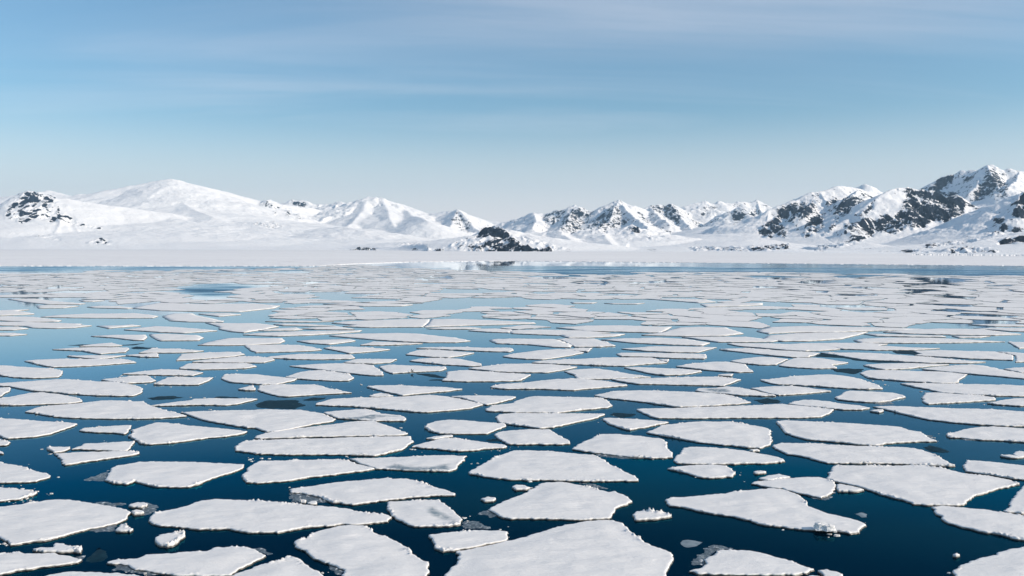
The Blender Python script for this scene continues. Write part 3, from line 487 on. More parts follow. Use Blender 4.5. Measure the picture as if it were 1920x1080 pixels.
# ------------------------------------------------------------------ terrain
# shoreline depth by photo column; ridges as (slope, roughness, rockiness, spur spacing m, spur side len factor, [(u, y, depth)...])
SH_U = [-200, 0, 300, 640, 800, 960, 1080, 1300, 1500, 1700, 1920, 2120]
SH_D = [4400, 4300, 4150, 3700, 3000, 2780, 2780, 2750, 2300, 1950, 1780, 1700]
def pts(d, s):  # "u,y u,y" at depth d (d may be a pair, interpolated along the line)
    q = [tuple(map(float, a.split(','))) for a in s.split()]
    n = len(q); d0, d1 = d if isinstance(d, tuple) else (d, d)
    return [(a[0], a[1], d0 + (d1 - d0) * i / max(1, n - 1)) for i, a in enumerate(q)]
RIDGES = [
 # striped peak, its crest and the long smooth shoulder
 (0.95, .16, .30, 0, 1, pts(5600, '-60,404 -20,398 0,391 10,386 20,373 30,364 40,359 52,355 62,355 70,362 80,366 90,364 103,369')),
 (1.25, .14, .3, 0, 1, pts((5600, 5250), '30,364 22,380 10,400 2,416')),
 (1.25, .14, .3, 0, 1, pts((5600, 5200), '45,357 38,378 30,398 22,418')),
 (1.25, .14, .3, 0, 1, pts((5600, 5150), '60,355 56,378 50,400 45,420')),
 (1.25, .14, .3, 0, 1, pts((5600, 5150), '76,364 72,384 70,404 68,422')),
 (1.25, .14, .3, 0, 1, pts((5600, 5200), '92,365 94,386 94,406 96,424')),
 (0.42, .05, 0, 0, 1, pts((5600, 5900), '103,369 125,369 160,375 200,383 240,388 280,394 320,400 370,411 430,424')),
 (0.9, .2, .3, 0, 1, pts((5600, 5250), '103,369 116,392 135,412 165,428')),
 (0.7, .2, .3, 0, 1, pts((5650, 5300), '112,372 134,398 160,415 200,428')),
 (0.3, .1, 0, 0, 1, pts(7600, '60,372 78,359 90,356 105,359 130,368 150,374')),
 (0.40, .10, 0, 0, 1, pts((7300, 7300), '120,378 138,369 150,363 165,365 180,367 195,366 210,362 232,360 245,352 260,349 275,344 290,341 303,337 315,334 321,334 335,338 350,346 362,353 372,361 380,369 395,378 420,388 450,398 480,408 520,420')),
 (0.25, .05, 0, 0, 1, pts((7300, 5800), '321,335 335,372 360,392 400,408')),
 (0.28, .06, 0, 0, 1, pts((7300, 6200), '232,361 215,385 190,400')),
 # far row behind
 (0.50, .28, .14, 220, 1, pts(9300, '370,368 395,367 405,370 420,367 430,368 440,373 452,378 470,381 485,380 495,378 503,374 512,378 525,381 540,379 547,375 560,377 575,377 590,383 600,384 615,383 632,378')),
 (0.35, .1, .05, 0, 1, pts((9300, 7600), '430,368 405,382 380,400')),
 (0.55, .2, .35, 120, 1, pts((7600, 7200), '495,377 503,374 515,384 530,390 545,394 555,399 570,405 590,415 610,421 640,424')),
 (0.46, .24, .05, 200, 1, pts((8300, 8000), '600,388 618,383 632,378 640,379 650,382 660,381 670,378 680,373 690,369 705,368 715,370 725,375 740,380 755,388 770,395 785,401 800,401 820,399 835,397 848,396 857,392')),
 (0.38, .08, 0, 0, 1, pts((8200, 6200), '715,370 727,392 731,410 742,432 770,452')),
 (0.36, .08, 0, 0, 1, pts((8200, 6600), '690,369 680,395 660,418 640,430')),
 (0.40, .08, 0, 0, 1, pts((8200, 6600), '755,388 775,405 800,412')),
 (0.66, .16, .25, 110, 1, pts((7800, 6600), '857,392 868,401 880,416 892,428 906,438 925,447')),
 (0.60, .14, .25, 110, 1, pts((7800, 6400), '857,392 850,412 842,432 835,446')),
 (0.3, .08, 0, 0, 1, pts(11000, '860,415 880,412 890,411 905,412 920,414 935,415 950,415 965,412 985,414')),
 # low foothills on the left
 (0.10, .10, .10, 0, 1, pts((4900, 4700), '-80,452 0,448 60,446 110,441 160,445 205,452')),
 (0.16, .07, 0, 0, 1, pts((6000, 5200), '240,405 300,409 330,411 360,415 400,423 440,438 500,447')),
 (0.16, .07, .2, 0, 1, pts((5900, 5200), '440,414 460,417 500,420 540,426 580,437 620,446 660,455')),
 (0.18, .07, .1, 0, 1, pts((5600, 4700), '600,428 640,424 660,428 680,434 700,441 720,446 760,455')),
 (0.14, .10, .15, 0, 1, pts((4200, 3900), '700,456 760,453 820,450 870,444 900,441')),
 # dark headland
 (0.50, .05, .25, 0, 1, pts((3400, 3250), '800,468 830,459 850,453 870,447 890,439 905,431 915,428 930,426 945,428 958,430')),
 (0.20, .14, .15, 0, 1, pts((3250, 3150), '958,430 985,437 1010,444 1030,450 1050,458 1070,465')),
 (0.55, .05, .5, 0, 1, pts((3250, 3020), '945,428 965,445 985,458 1010,467')),
 # middle white hills
 (0.30, .18, .22, 0, 1, pts((3900, 3800), '975,437 1000,433 1020,431 1045,430 1060,434 1078,440 1100,437 1115,430 1125,424 1140,426 1160,427 1175,424 1185,421 1195,423 1205,432 1215,440 1225,448 1240,456 1255,463')),
 (0.34, .18, .35, 0, 1, pts((3850, 3300), '1185,421 1195,440 1205,455 1215,466')),
 (0.30, .15, .2, 0, 1, pts((3850, 3300), '1045,430 1065,446 1085,460')),
 (0.30, .15, .2, 0, 1, pts((3850, 3300), '1125,424 1135,444 1150,460')),
 # jagged middle range
 (0.62, .30, .42, 170, 1, pts((7400, 7000), '930,424 945,418 960,413 975,408 990,400 1000,396 1010,398 1018,403 1030,400 1040,396 1048,394 1060,391 1070,386 1078,384 1085,385 1095,390 1103,394 1112,394 1120,391 1130,393 1140,391')),
 (0.62, .26, .40, 170, 1, pts((7000, 7400), '1140,391 1148,385 1155,378 1160,375 1167,379 1178,386 1185,388 1192,393 1200,394 1210,390 1217,385 1230,385 1240,384 1250,386 1258,381 1266,385 1275,388')),
 (0.60, .25, .35, 200, 1, pts((7400, 7800), '1275,388 1285,384 1300,379 1308,378 1325,379 1337,381 1348,377 1358,381 1370,382 1383,378 1393,380 1402,381 1410,378 1418,374 1428,380 1440,388 1455,396')),
 (0.62, .26, .40, 0, 1, pts((7000, 5600), '1160,376 1150,392 1148,408 1120,424 1085,434')),
 (0.60, .25, .30, 0, 1, pts((7000, 5600), '1160,376 1178,398 1196,412 1215,425')),
 (0.62, .25, .45, 0, 1, pts((7300, 5900), '1078,384 1070,402 1062,418 1050,430')),
 (0.60, .22, .3, 0, 1, pts((7300, 6200), '1000,396 1005,412 998,428')),
 (0.60, .25, .5, 0, 1, pts((7300, 6000), '1258,381 1270,400 1285,418 1300,430')),
 (0.60, .25, .5, 0, 1, pts((7300, 6200), '1217,386 1232,402 1255,420')),
 (0.62, .25, .5, 0, 1, pts((6700, 6500), '1372,404 1385,387 1392,388 1402,399 1412,412')),
 # broad rocky mountain, right of the valley
 (0.62, .16, .26, 140, 1, pts((4300, 4900), '1345,450 1370,437 1400,425 1425,410 1440,396 1460,385 1480,378 1500,372 1520,362 1540,355 1560,351 1580,349 1600,350 1612,355 1640,362')),
 (0.70, .18, .55, 0, 1, pts((4600, 4000), '1460,385 1458,405 1450,425 1440,446')),
 (0.70, .18, .55, 0, 1, pts((4700, 4050), '1490,375 1482,400 1478,425 1474,447')),
 (0.70, .18, .5, 0, 1, pts((4800, 4200), '1530,360 1522,380 1505,400')),
 (0.60, .18, .6, 0, 1, pts((3900, 3700), '1508,448 1518,425 1528,410 1536,404 1548,409 1556,420 1566,438')),
 (0.60, .25, .2, 0, 1, pts(6800, '1590,356 1605,352 1622,345 1632,350 1645,358 1660,362')),
 (0.60, .20, .6, 0, 1, pts((4500, 4200), '1612,356 1595,368 1580,385 1565,402')),
 # dome with dark crags
 (0.55, .10, .10, 0, 1, pts((3300, 3900), '1470,470 1500,460 1530,445 1560,420 1590,405 1620,385 1640,372 1655,360 1670,353 1685,350 1700,352')),
 (0.80, .22, .50, 90, 1, pts((3900, 3800), '1700,352 1720,354 1740,357 1770,359 1795,361 1803,368 1810,380 1812,395')),
 (0.62, .20, .55, 100, 1, pts((3800, 3300), '1685,351 1665,385 1640,403 1620,412 1595,425')),
 (0.75, .20, .6, 0, 1, pts((3850, 3450), '1740,358 1725,385 1715,410 1705,428')),
 (0.75, .20, .6, 0, 1, pts((3800, 3450), '1795,362 1785,385 1775,402 1765,414')),
 (0.75, .20, .6, 0, 1, pts((3850, 3400), '1705,353 1692,385 1680,412 1672,432')),
 # highest peak, behind on the right
 (0.75, .25, .42, 130, 1, pts((5600, 5200), '1700,358 1715,354 1735,353 1750,348 1757,338 1765,332 1780,325 1790,328 1798,321 1812,319 1822,317 1832,318 1842,313 1850,310 1860,310 1868,313 1878,321')),
 (0.75, .25, .38, 130, 1, pts((5200, 5200), '1878,321 1890,316 1900,319 1912,321 1925,324 2000,330 2080,340')),
 (0.70, .22, .42, 0, 1, pts((5200, 4500), '1852,311 1862,335 1872,352 1885,365')),
 (0.70, .22, .45, 0, 1, pts((5300, 4700), '1842,314 1836,335 1828,352 1815,366')),
 (0.60, .18, .3, 0, 1, pts((5200, 4500), '1912,322 1905,340 1890,352')),
 # right front arm
 (0.60, .18, .22, 110, 1, pts((3500, 2900), '1826,424 1850,410 1870,397 1885,385 1900,375 1912,362 1920,358 1960,345 2050,338')),
 (0.65, .20, .55, 0, 1, pts((3000, 2700), '1912,363 1908,385 1912,405')),
 # foreshore knolls on the right
 (0.20, .20, .25, 0, 1, pts((2650, 2350), '1720,463 1760,458 1800,454 1840,449 1862,443 1880,430 1895,438 1925,432 1990,420')),
 (0.14, .20, .20, 0, 1, pts((2080, 1960), '1740,474 1790,470 1830,463 1860,461 1890,457 1930,454 2000,450')),
 (0.20, .20, .22, 0, 1, pts((2750, 2500), '1500,470 1535,466 1560,462 1590,457 1610,453 1630,455 1650,460 1690,466')),
 (0.20, .20, .35, 0, 1, pts((3000, 2800), '1390,468 1420,465 1450,462 1475,461 1500,466')),
 (0.12, .15, .15, 0, 1, pts((3600, 3300), '1290,462 1340,455 1370,451 1400,449')),
]
ROCKZONES = [  # (strength, slope-free part, polygon in photo columns/rows where the bare rock shows)
 (.85, 1, '1698,354 1719,356 1793,363 1804,374 1811,400 1802,404 1791,405 1776,417 1757,414 1744,419 1730,427 1711,431 1700,418 1693,431 1678,438 1663,437 1633,443 1626,433 1611,428 1609,418 1622,410 1643,411 1656,403 1678,402 1690,392 1694,380 1700,370'),
 (.75, 1, '1600,409 1611,400 1644,375 1632,394 1618,411 1600,426 1584,438 1584,420'),
 (.85, 1, '1567,411 1595,400 1600,378 1586,370 1569,387 1563,404'),
 (.85, 1, '1584,405 1554,437 1533,447 1566,416'),
 (.85, 1, '1424,428 1439,419 1456,404 1465,419 1474,437 1473,446 1458,443 1454,430 1447,446 1424,441'),
 (.65, 1, '1456,396 1465,387 1482,380 1508,380 1521,389 1524,398 1498,409 1484,418 1469,411 1458,404'),
 (.40, 1, '1508,372 1535,360 1545,372 1525,388 1510,384'),
 (.60, 1, '1541,382 1569,370 1571,381 1552,387'),
 (.85, 1, '1506,438 1513,420 1524,409 1539,405 1545,418 1547,428 1526,440 1508,446'),
 (.70, 1, '1752,346 1761,333 1785,328 1789,335 1774,346 1763,357 1718,357 1740,353'),
 (.60, 1, '1805,339 1826,328 1824,335 1809,341'),
 (.50, 1, '1828,356 1850,338 1874,335 1893,352 1887,363 1868,367 1850,370 1831,380 1824,359'),
 (.28, 1, '1845,316 1862,315 1875,330 1860,340 1845,335'),
 (.75, 1, '1898,404 1906,374 1920,361 1935,361 1935,409 1905,409'),
 (.70, 1, '1854,411 1865,405 1882,415 1868,415'),
 (.85, 1, '1859,443 1868,433 1887,425 1883,439'),
 (.85, 1, '1870,457 1889,447 1925,444 1935,457'),
 (.55, 1, '1726,466 1748,457 1804,452 1841,447 1822,455 1776,458 1739,467'),
 (.45, 1, '1500,466 1530,461 1560,458 1590,452 1610,446 1625,447 1600,458 1560,465 1530,470'),
 (.60, 1, '7,407 16,389 36,369 52,357 72,358 103,369 112,392 118,420 98,420 70,408 55,416 35,417 15,411'),
 (.50, 1, '115,405 130,404 158,420 192,428 190,431 150,425 120,418'),
 (.92, 1, '893,444 903,430 918,427 936,425 950,434 962,446 975,457 1000,465 1035,467 1035,474 940,474 950,455 935,443 915,447 903,450'),
 (.60, 1, '870,474 900,452 925,446 942,446 950,474'), (.36, 1, '820,470 850,455 880,443 898,438 900,470'),
 (.50, 1, '965,440 1000,448 1040,462 1070,468 1030,466 985,452'),
 (.42, 1, '1045,430 1070,388 1100,392 1125,396 1100,412 1085,436 1055,440'),
 (.42, 1, '1100,425 1135,395 1160,380 1165,400 1190,415 1150,425 1110,440'),
 (.50, 1, '1215,388 1240,384 1258,382 1272,398 1278,424 1255,412 1235,398'),
 (.36, 1, '1195,395 1215,410 1240,428 1225,428 1200,412'),
 (.36, 1, '1020,402 1050,393 1065,392 1050,410 1020,430'),
 (.55, 1, '1371,404 1378,392 1390,390 1395,400 1392,416 1376,416'),
 (.40, 1, '1408,398 1415,390 1425,395 1420,405 1410,405'), (.40, 1, '1314,402 1330,396 1336,406 1318,408'), (.3, 1, '1296,392 1320,385 1345,388 1330,396 1300,398'),
 (.75, 1, '1173,430 1188,421 1204,433 1192,441'), (.50, 1, '1208,436 1222,446 1228,452 1216,448'), (.50, 1, '1120,436 1125,428 1140,427 1138,436'),
 (.45, 1, '845,415 855,394 870,405 884,420 884,440 862,430'),
 (.70, 1, '542,376 574,378 574,389 559,392'), (.7, 1, '511,404 516,391 520,404'), (.7, 1, '531,402 542,394 544,407'), (.6, 1, '552,410 562,398 568,412'),
 (.50, 1, '461,418 516,416 540,429 514,430 477,421'), (.4, 1, '495,380 505,376 512,386 500,392'),
 (.50, 1, '160,455 190,446 215,456 200,460'), (.45, 1, '60,442 90,445 128,452 100,450'), (.4, 1, '434,448 462,456 440,452'),
 (.50, 1, '1290,466 1300,461 1345,464 1420,463 1425,470 1300,470'), (.70, 1, '1398,468 1425,464 1460,460 1482,459 1478,466 1440,470'),
 (.50, 1, '1645,472 1760,470 1800,462 1870,468 1870,475 1760,474'), (.35, 1, '740,458 790,454 800,458 750,462'), (.85, 1, '652,470 672,466 705,467 706,471 652,471'), (.85, 1, '790,471 800,467 830,468 832,472'),
]
def build_terrain():
    NU, ND = 1640, 620
    u = np.linspace(-380, 2300, NU); t = np.linspace(0, 1, ND) ** 0.92
    sd = np.interp(u, SH_U, SH_D) * 0.985
    sd = sd * (1 + 0.008 * fbm(u / 90.0, u * 0, 2)); Dm = 12500.0
    D = sd[None, :] * (Dm / sd[None, :]) ** t[:, None]
    X = (u[None, :] - 960) * D / F; Y = D.copy(); U = np.broadcast_to(u[None, :], D.shape)
    # open the tail: gentle rise from the shore
    sd0 = np.broadcast_to(sd[None, :], D.shape)
    gl = sst(1180, 1330, U) * (1 - sst(1400, 1560, U))
    inland = np.clip(D - sd0, 0, None)
    H = 0.3 + np.minimum(inland * (0.014 + 0.030 * gl + .020 * sst(760, 500, U)), 55 + 100 * gl + 60 * sst(760, 500, U)) + 5 * fbm(X / 300, Y / 300, 4) * sst(0, 500, inland)
    rough = np.full(D.shape, .05); rocky = np.zeros(D.shape)
    segs = []
    rs = random.Random(3)
    for (sl, ro, rk, sp, fl, P) in RIDGES:
        Q = []
        for (uu, yy, dd) in P: Q.append(((uu - 960) * dd / F, dd, HC + (YH - yy) * dd / F))
        s = rs.random() * 5000
        acc = 0.0
        for a, b in zip(Q[:-1], Q[1:]):
            ln = math.hypot(b[0] - a[0], b[1] - a[1])
            segs.append((a, b, s, sl, ro, rk)); s += ln
            if sp:
                acc += ln
                while acc > sp:
                    acc -= .72 * sp * (0.7 + 0.6 * rs.random()); tt = rs.random()
                    c = [a[i] + (b[i] - a[i]) * tt for i in range(3)]
                    if c[2] < 60: continue
                    for sd_ in ((-1, 1) if rs.random() < .5 else (-1,)):
                        Ls = c[2] / sl * (0.95 + 0.5 * rs.random()); dx = (rs.random() - .5) * 0.9
                        p = c; s2 = rs.random() * 5000; z0 = c[2]
                        for k in range(1, 4):
                            q = (c[0] + dx * Ls * k / 3 + (rs.random() - .5) * .12 * Ls, c[1] + sd_ * Ls * k / 3, z0 * (1 - 0.30 * k + 0.02 * k * k) - (4 if k == 1 else 0))
                            segs.append((p, q, s2, sl * 1.9, ro, rk)); s2 += Ls / 3; p = q
    for (a, b, s, sl, ro, rk) in segs:
        ax, ay, az = a; bx, by, bz = b; zm = max(az, bz); rad = 2.1 * zm / sl
        dmin, dmax = min(ay, by) - rad, max(ay, by) + rad
        dmin_ = max(dmin, 1700)
        us = [960 + F * (x + e * rad) / y for x, e in ((ax, -1), (bx, -1), (ax, 1), (bx, 1)) for y in (max(min(ay, by) - rad * .5, 1700), max(ay, by))]
        i0 = max(0, int(np.searchsorted(u, min(us))) - 2); i1 = min(NU, int(np.searchsorted(u, max(us))) + 2)
        if i1 <= i0: continue
        Ds = D[:, i0:i1]; r0 = int(np.argmax(Ds.max(1) > dmin)); rr = np.nonzero(Ds.min(1) < dmax)[0]; r1 = int(rr[-1]) + 1
        x = X[r0:r1, i0:i1]; y = Y[r0:r1, i0:i1]
        vx, vy = bx - ax, by - ay; l2 = vx * vx + vy * vy + 1e-6
        tt = np.clip(((x - ax) * vx + (y - ay) * vy) / l2, 0, 1)
        d = np.hypot(x - ax - tt * vx, y - ay - tt * vy)
        zr = az + (bz - az) * tt; ss = s + tt * math.sqrt(l2)
        lam = 70 + 0.22 * zm
        w = np.clip(d / 140, 0, 1) * sst(2.0, .6, d * sl / max(zm, 30))
        dd = d * (1 + (0.25 + ro * 2.2) * 0.55 * w * pn(ss / lam + 3, d / (lam * 5)) + (0.2 + ro) * 0.5 * w * pn(ss / (lam * .37), d / (lam * 2.2) + 7))
        q = np.maximum(dd, 0) * sl / np.maximum(zr, 5)
        z = zr * np.power(np.clip(1 - q / 1.9, 0, 1), 1.75) + 0.3
        Hs = H[r0:r1, i0:i1]; m = z > Hs
        Hs[m] = z[m]; rough[r0:r1, i0:i1][m] = ro; rocky[r0:r1, i0:i1][m] = rk
    H = 0.2 + (H - 0.2) * sst(-5, 130 + 300 * (1 - sst(640, 820, U)), inland)
    # soften the smooth snow country, keep the crests of the rocky ridges
    B = H.copy()
    for _ in range(4):
        B[1:-1] = (B[:-2] + 2 * B[1:-1] + B[2:]) / 4; B[:, 1:-1] = (B[:, :-2] + 2 * B[:, 1:-1] + B[:, 2:]) / 4
    kk = sst(.22, .08, rough); H = np.where(B < H, H + (B - H) * kk * .6, H + (B - H) * np.maximum(kk, .12))
    H0 = H.copy()
    env = sst(5, 90, H) * sst(0, 250, inland)
    n = (rdg(X / 260, Y / 260, 5, .55) - .63) * 120 * rough + fbm(X / 70, Y / 70, 4, .55) * 60 * rough + fbm(X / 420, Y / 420, 3) * 10 + fbm(X / 1100 + 4, Y / 1100, 2) * 9
    H = H + n * env
    # mask of bare rock from slope, ridge rockiness and zones
    dHx = np.gradient(H, axis=1) / np.gradient(X, axis=1); dHy = np.gradient(H, axis=0) / np.gradient(Y, axis=0)
    dHy2 = dHy; slope = np.hypot(dHx, dHy2)
    base = rocky * 1.0 * (0.35 + sst(.30, .85, slope)) - 0.06
    PX = U; PY = YH - (H - HC) * F / D
    zone = np.zeros(D.shape)
    vis = np.zeros(D.shape, bool); hi = np.full(NU, 1e9)     # which ground shows: running horizon from the shore outwards
    for r in range(ND):
        vis[r] = PY[r] < hi + 1.5; hi = np.minimum(hi, PY[r])
    for (addv, fs, s) in ROCKZONES:
        poly = [tuple(map(float, a.split(','))) for a in s.split()]
        bb = np.array(poly); ca, cb = np.searchsorted(u, [bb[:, 0].min() - 8, bb[:, 0].max() + 8])
        x, y = X[:, ca:cb], Y[:, ca:cb]
        m = vis[:, ca:cb] & pip(PX[:, ca:cb] + 3 * pn(x / 45, y / 45), PY[:, ca:cb] + 2.5 * pn(x / 45 + 50, y / 45), poly)
        zv = zone[:, ca:cb]; zv[m] = np.maximum(zv[m], addv)
    for _ in range(2):
        zone[1:-1] = (zone[:-2] + zone[1:-1] + zone[2:]) / 3; zone[:, 1:-1] = (zone[:, :-2] + zone[:, 1:-1] + zone[:, 2:]) / 3
    base = rocky * 0.62 * (0.35 + sst(.30, .85, slope)) - 0.06 + zone * .78
    H = H + zone * (rdg(X / 62, Y / 150, 4, .6) - .55) * 36
    slope = np.hypot(np.gradient(H, axis=1) / np.gradient(X, axis=1), np.gradient(H, axis=0) / np.gradient(Y, axis=0))
    base += zone * (sst(.3, 1.0, slope) - .45) * .55
    base += (0.16 + .14 * (zone > .1)) * fbm(X / 90, Y / 90, 4) + 0.10 * sst(.05, .4, slope) - 0.06
    base += sst(.1, .4, zone) * (.30 * np.sin((H + .62 * X) * 2 * np.pi / 46 + 6 * fbm(X / 110, Y / 110, 3)) + .55 * fbm(X / 34, (H + .3 * X) / 60, 4, .6)) * (U < 240)
    base -= 1.1 * zone * sst(.74, .97, rdg(X / 60 + .3 * pn(X / 90, H / 60), H / 210 + Y / 900, 2)) * (U > 1060)
    base += sst(.15, .4, zone) * .85 * fbm((H - .5 * X) / 15, (H + X) / 75, 4, .6) * (U > 800) * (U < 945) * (zone < .8)
    # low rocky lips along the shore
    lip = sst(9, 2, np.abs(H - 5)) * (inland < 300) * sst(.05, .35, fbm(U / 40, U * 0 + 3, 3)) * sst(560, 700, U)
    base += lip * 0.5
    base = np.where(rocky + zone + lip < .02, np.minimum(base, 0.0), base)
    print('terrain ok'); V = np.stack([X, Y, H], -1).reshape(-1, 3)
    V[:NU, 2] = -3
    i = np.arange(ND - 1)[:, None] * NU + np.arange(NU - 1)[None, :]
    Fc = np.stack([i, i + 1, i + NU + 1, i + NU], -1).reshape(-1, 4)
    me = mesh('mountains', V, Fc, [M_MTN], attrs={'rock': base.ravel(), 'strata': (sst(.1, .4, zone) * ((U < 240) * 1.0 + .8 * (U > 800) * (U < 1050) * (D < 3700))).ravel()})
    add('mountains', me, kind='structure')
build_terrain()
# ------------------------------------------------------------------ sea and landfast ice
def build_sea():
    ys = np.concatenate([np.linspace(-400, 200, 40), np.geomspace(205, 14000, 420)]); n = 360
    u = np.linspace(-1, 1, n)
    wx = np.maximum(400, np.abs(ys) * 0.85)
    X = u[None, :] * wx[:, None]; Y = np.broadcast_to(ys[:, None], X.shape)
    D = np.maximum(Y, 1); PX = 960 + F * X / D; PY = YH + F * HC / D
    j = fbm(X / 30, Y / 90, 4)
    r = np.zeros(X.shape)
    r = np.maximum(r, sst(1.25, .5, np.hypot((PX - 405) / 95, (PY - 543) / 13) + .5 * j))
    r = np.maximum(r, sst(1.2, .6, np.hypot((PX - 300) / 560, (PY - 505) / 7) + .3 * j))
    r = np.maximum(r, sst(0, 1, (PY - 498 - (PX - 1250) * .006) / 4) * (PY < 519) * sst(840, 1060, PX))
    r = np.maximum(r, 0.55 * (PY < 520) * sst(1150, 1400, PX) * (PY > 492))
    V = np.stack([X, Y, np.zeros(X.shape)], -1).reshape(-1, 3)
    i = np.arange(len(ys) - 1)[:, None] * n + np.arange(n - 1)[None, :]
    me = mesh('sea', V, np.stack([i, i + 1, i + n + 1, i + n], -1).reshape(-1, 4), [M_SEA], attrs={'ruffle': r.ravel()})
    add('sea', me, kind='structure')
build_sea()
def build_fast():
    ex = [-500, 1920, 2400, 2600, 3070, 3840, 5760, 7680, 8600]; ey = [235, 237, 236, 222, 206, 198, 216, 236, 247]
    u = np.linspace(-520, 2440, 2700); py = 440 + np.interp(u * 4, ex, ey) / 4
    D = F * HC / (py - YH); D = D * (1 + 0.008 * fbm(u / 14, u * 0 + 8, 5)) + 0
    rows = [(1.0, -0.1), (1.0, 0.22), (1.002, 0.30)] + [(k, 0.30) for k in (1.02, 1.05, 1.1, 1.2, 1.4, 1.8, 2.5)]
    V = []
    for k, z in rows:
        d = D * k; V.append(np.stack([(u - 960) * d / F, d, np.full(len(u), z)], -1))
    d = np.interp(u, SH_U, SH_D) * 1.12; V.append(np.stack([(u - 960) * d / F, d, np.full(len(u), .30)], -1))
    V = np.concatenate(V); n = len(u); i = np.arange(len(rows))[:, None] * n + np.arange(n - 1)[None, :]
    me = mesh('landfast_ice', V, np.stack([i, i + 1, i + n + 1, i + n], -1).reshape(-1, 4), [M_FAST])
    add('landfast_ice', me, kind='structure')
build_fast()
# ------------------------------------------------------------------ floes
ROW = {'A': 840, 'B': 700, 'C': 600, 'D': 440}
def parse(row, off, s):
    return [((float(a) + off) / 4, ROW[row] + float(b) / 4) for a, b in (q.split(',') for q in s.split())]
def resample(P, step, amp):
    """closed ground outline, resampled at step and roughened"""
    P = np.array(P); Q = []
    for a, b in zip(P, np.roll(P, -1, 0)):
        k = max(1, int(round(np.hypot(*(b - a)) / step)))
        for i in range(k): Q.append(a + (b - a) * i / k)
    Q = np.array(Q)
    # round the corners a little
    Q = Q * .7 + (np.roll(Q, 1, 0) + np.roll(Q, -1, 0)) * .15
    x, y = Q[:, 0], Q[:, 1]
    k = 1 / max(step * 7, .6); k2 = 1 / max(step * 4.1, .3)
    dx = amp * (1.2 * pn(x * k, y * k) + .6 * pn(x * k2 + 9, y * k2)); dy = amp * (1.2 * pn(x * k + 40, y * k) + .6 * pn(x * k2, y * k2 + 70))
    return Q + np.stack([dx, dy], 1)
def edist(x, y, Q):
    a = Q; b = np.roll(Q, -1, 0); v = b - a; l2 = (v ** 2).sum(1) + 1e-9; out = np.empty(len(x))
    for c in range(0, len(x), 1500):
        px = x[c:c + 1500, None]; py = y[c:c + 1500, None]
        t = np.clip(((px - a[:, 0]) * v[:, 0] + (py - a[:, 1]) * v[:, 1]) / l2, 0, 1)
        out[c:c + 1500] = np.sqrt(((px - a[:, 0] - t * v[:, 0]) ** 2 + (py - a[:, 1] - t * v[:, 1]) ** 2).min(1))
    return out
def triangulate(Q, step, coarse, band):
    lo, hi = Q.min(0), Q.max(0); rs = np.random.RandomState(int(abs(lo[0] * 7 + lo[1] * 13)) % 100000)
    def grid(s):
        gx, gy = np.meshgrid(np.arange(lo[0], hi[0], s), np.arange(lo[1], hi[1], s)); gx = gx.ravel() + (rs.rand(gx.size) - .5) * s * .7
        gy = gy.ravel() + (rs.rand(gy.size) - .5) * s * .7; k = pip(gx, gy, Q); return gx[k], gy[k]
    pts_ = []
    if coarse:
        x, y = grid(coarse)
        if len(x): d = edist(x, y, Q); k = d > max(band, step); pts_.append(np.stack([x[k], y[k]], 1))
    if band:
        x, y = grid(step * 1.25)
        if len(x): d = edist(x, y, Q); k = (d > step * .5) & (d <= band); pts_.append(np.stack([x[k], y[k]], 1))
    A = np.concatenate([Q] + pts_) if pts_ else Q
    n = len(Q); r = delaunay_2d_cdt([Vector(p) for p in A], [], [list(range(n))], 1, 1e-5)
    v = np.array([(p.x, p.y) for p in r[0]]); f = [tuple(t) for t in r[2]]
    ec = {}
    for t in f:
        for a, b in zip(t, t[1:] + t[:1]): ec[(a, b)] = 1
    bd = [(a, b) for (a, b) in ec if (b, a) not in ec]
    return v, f, bd
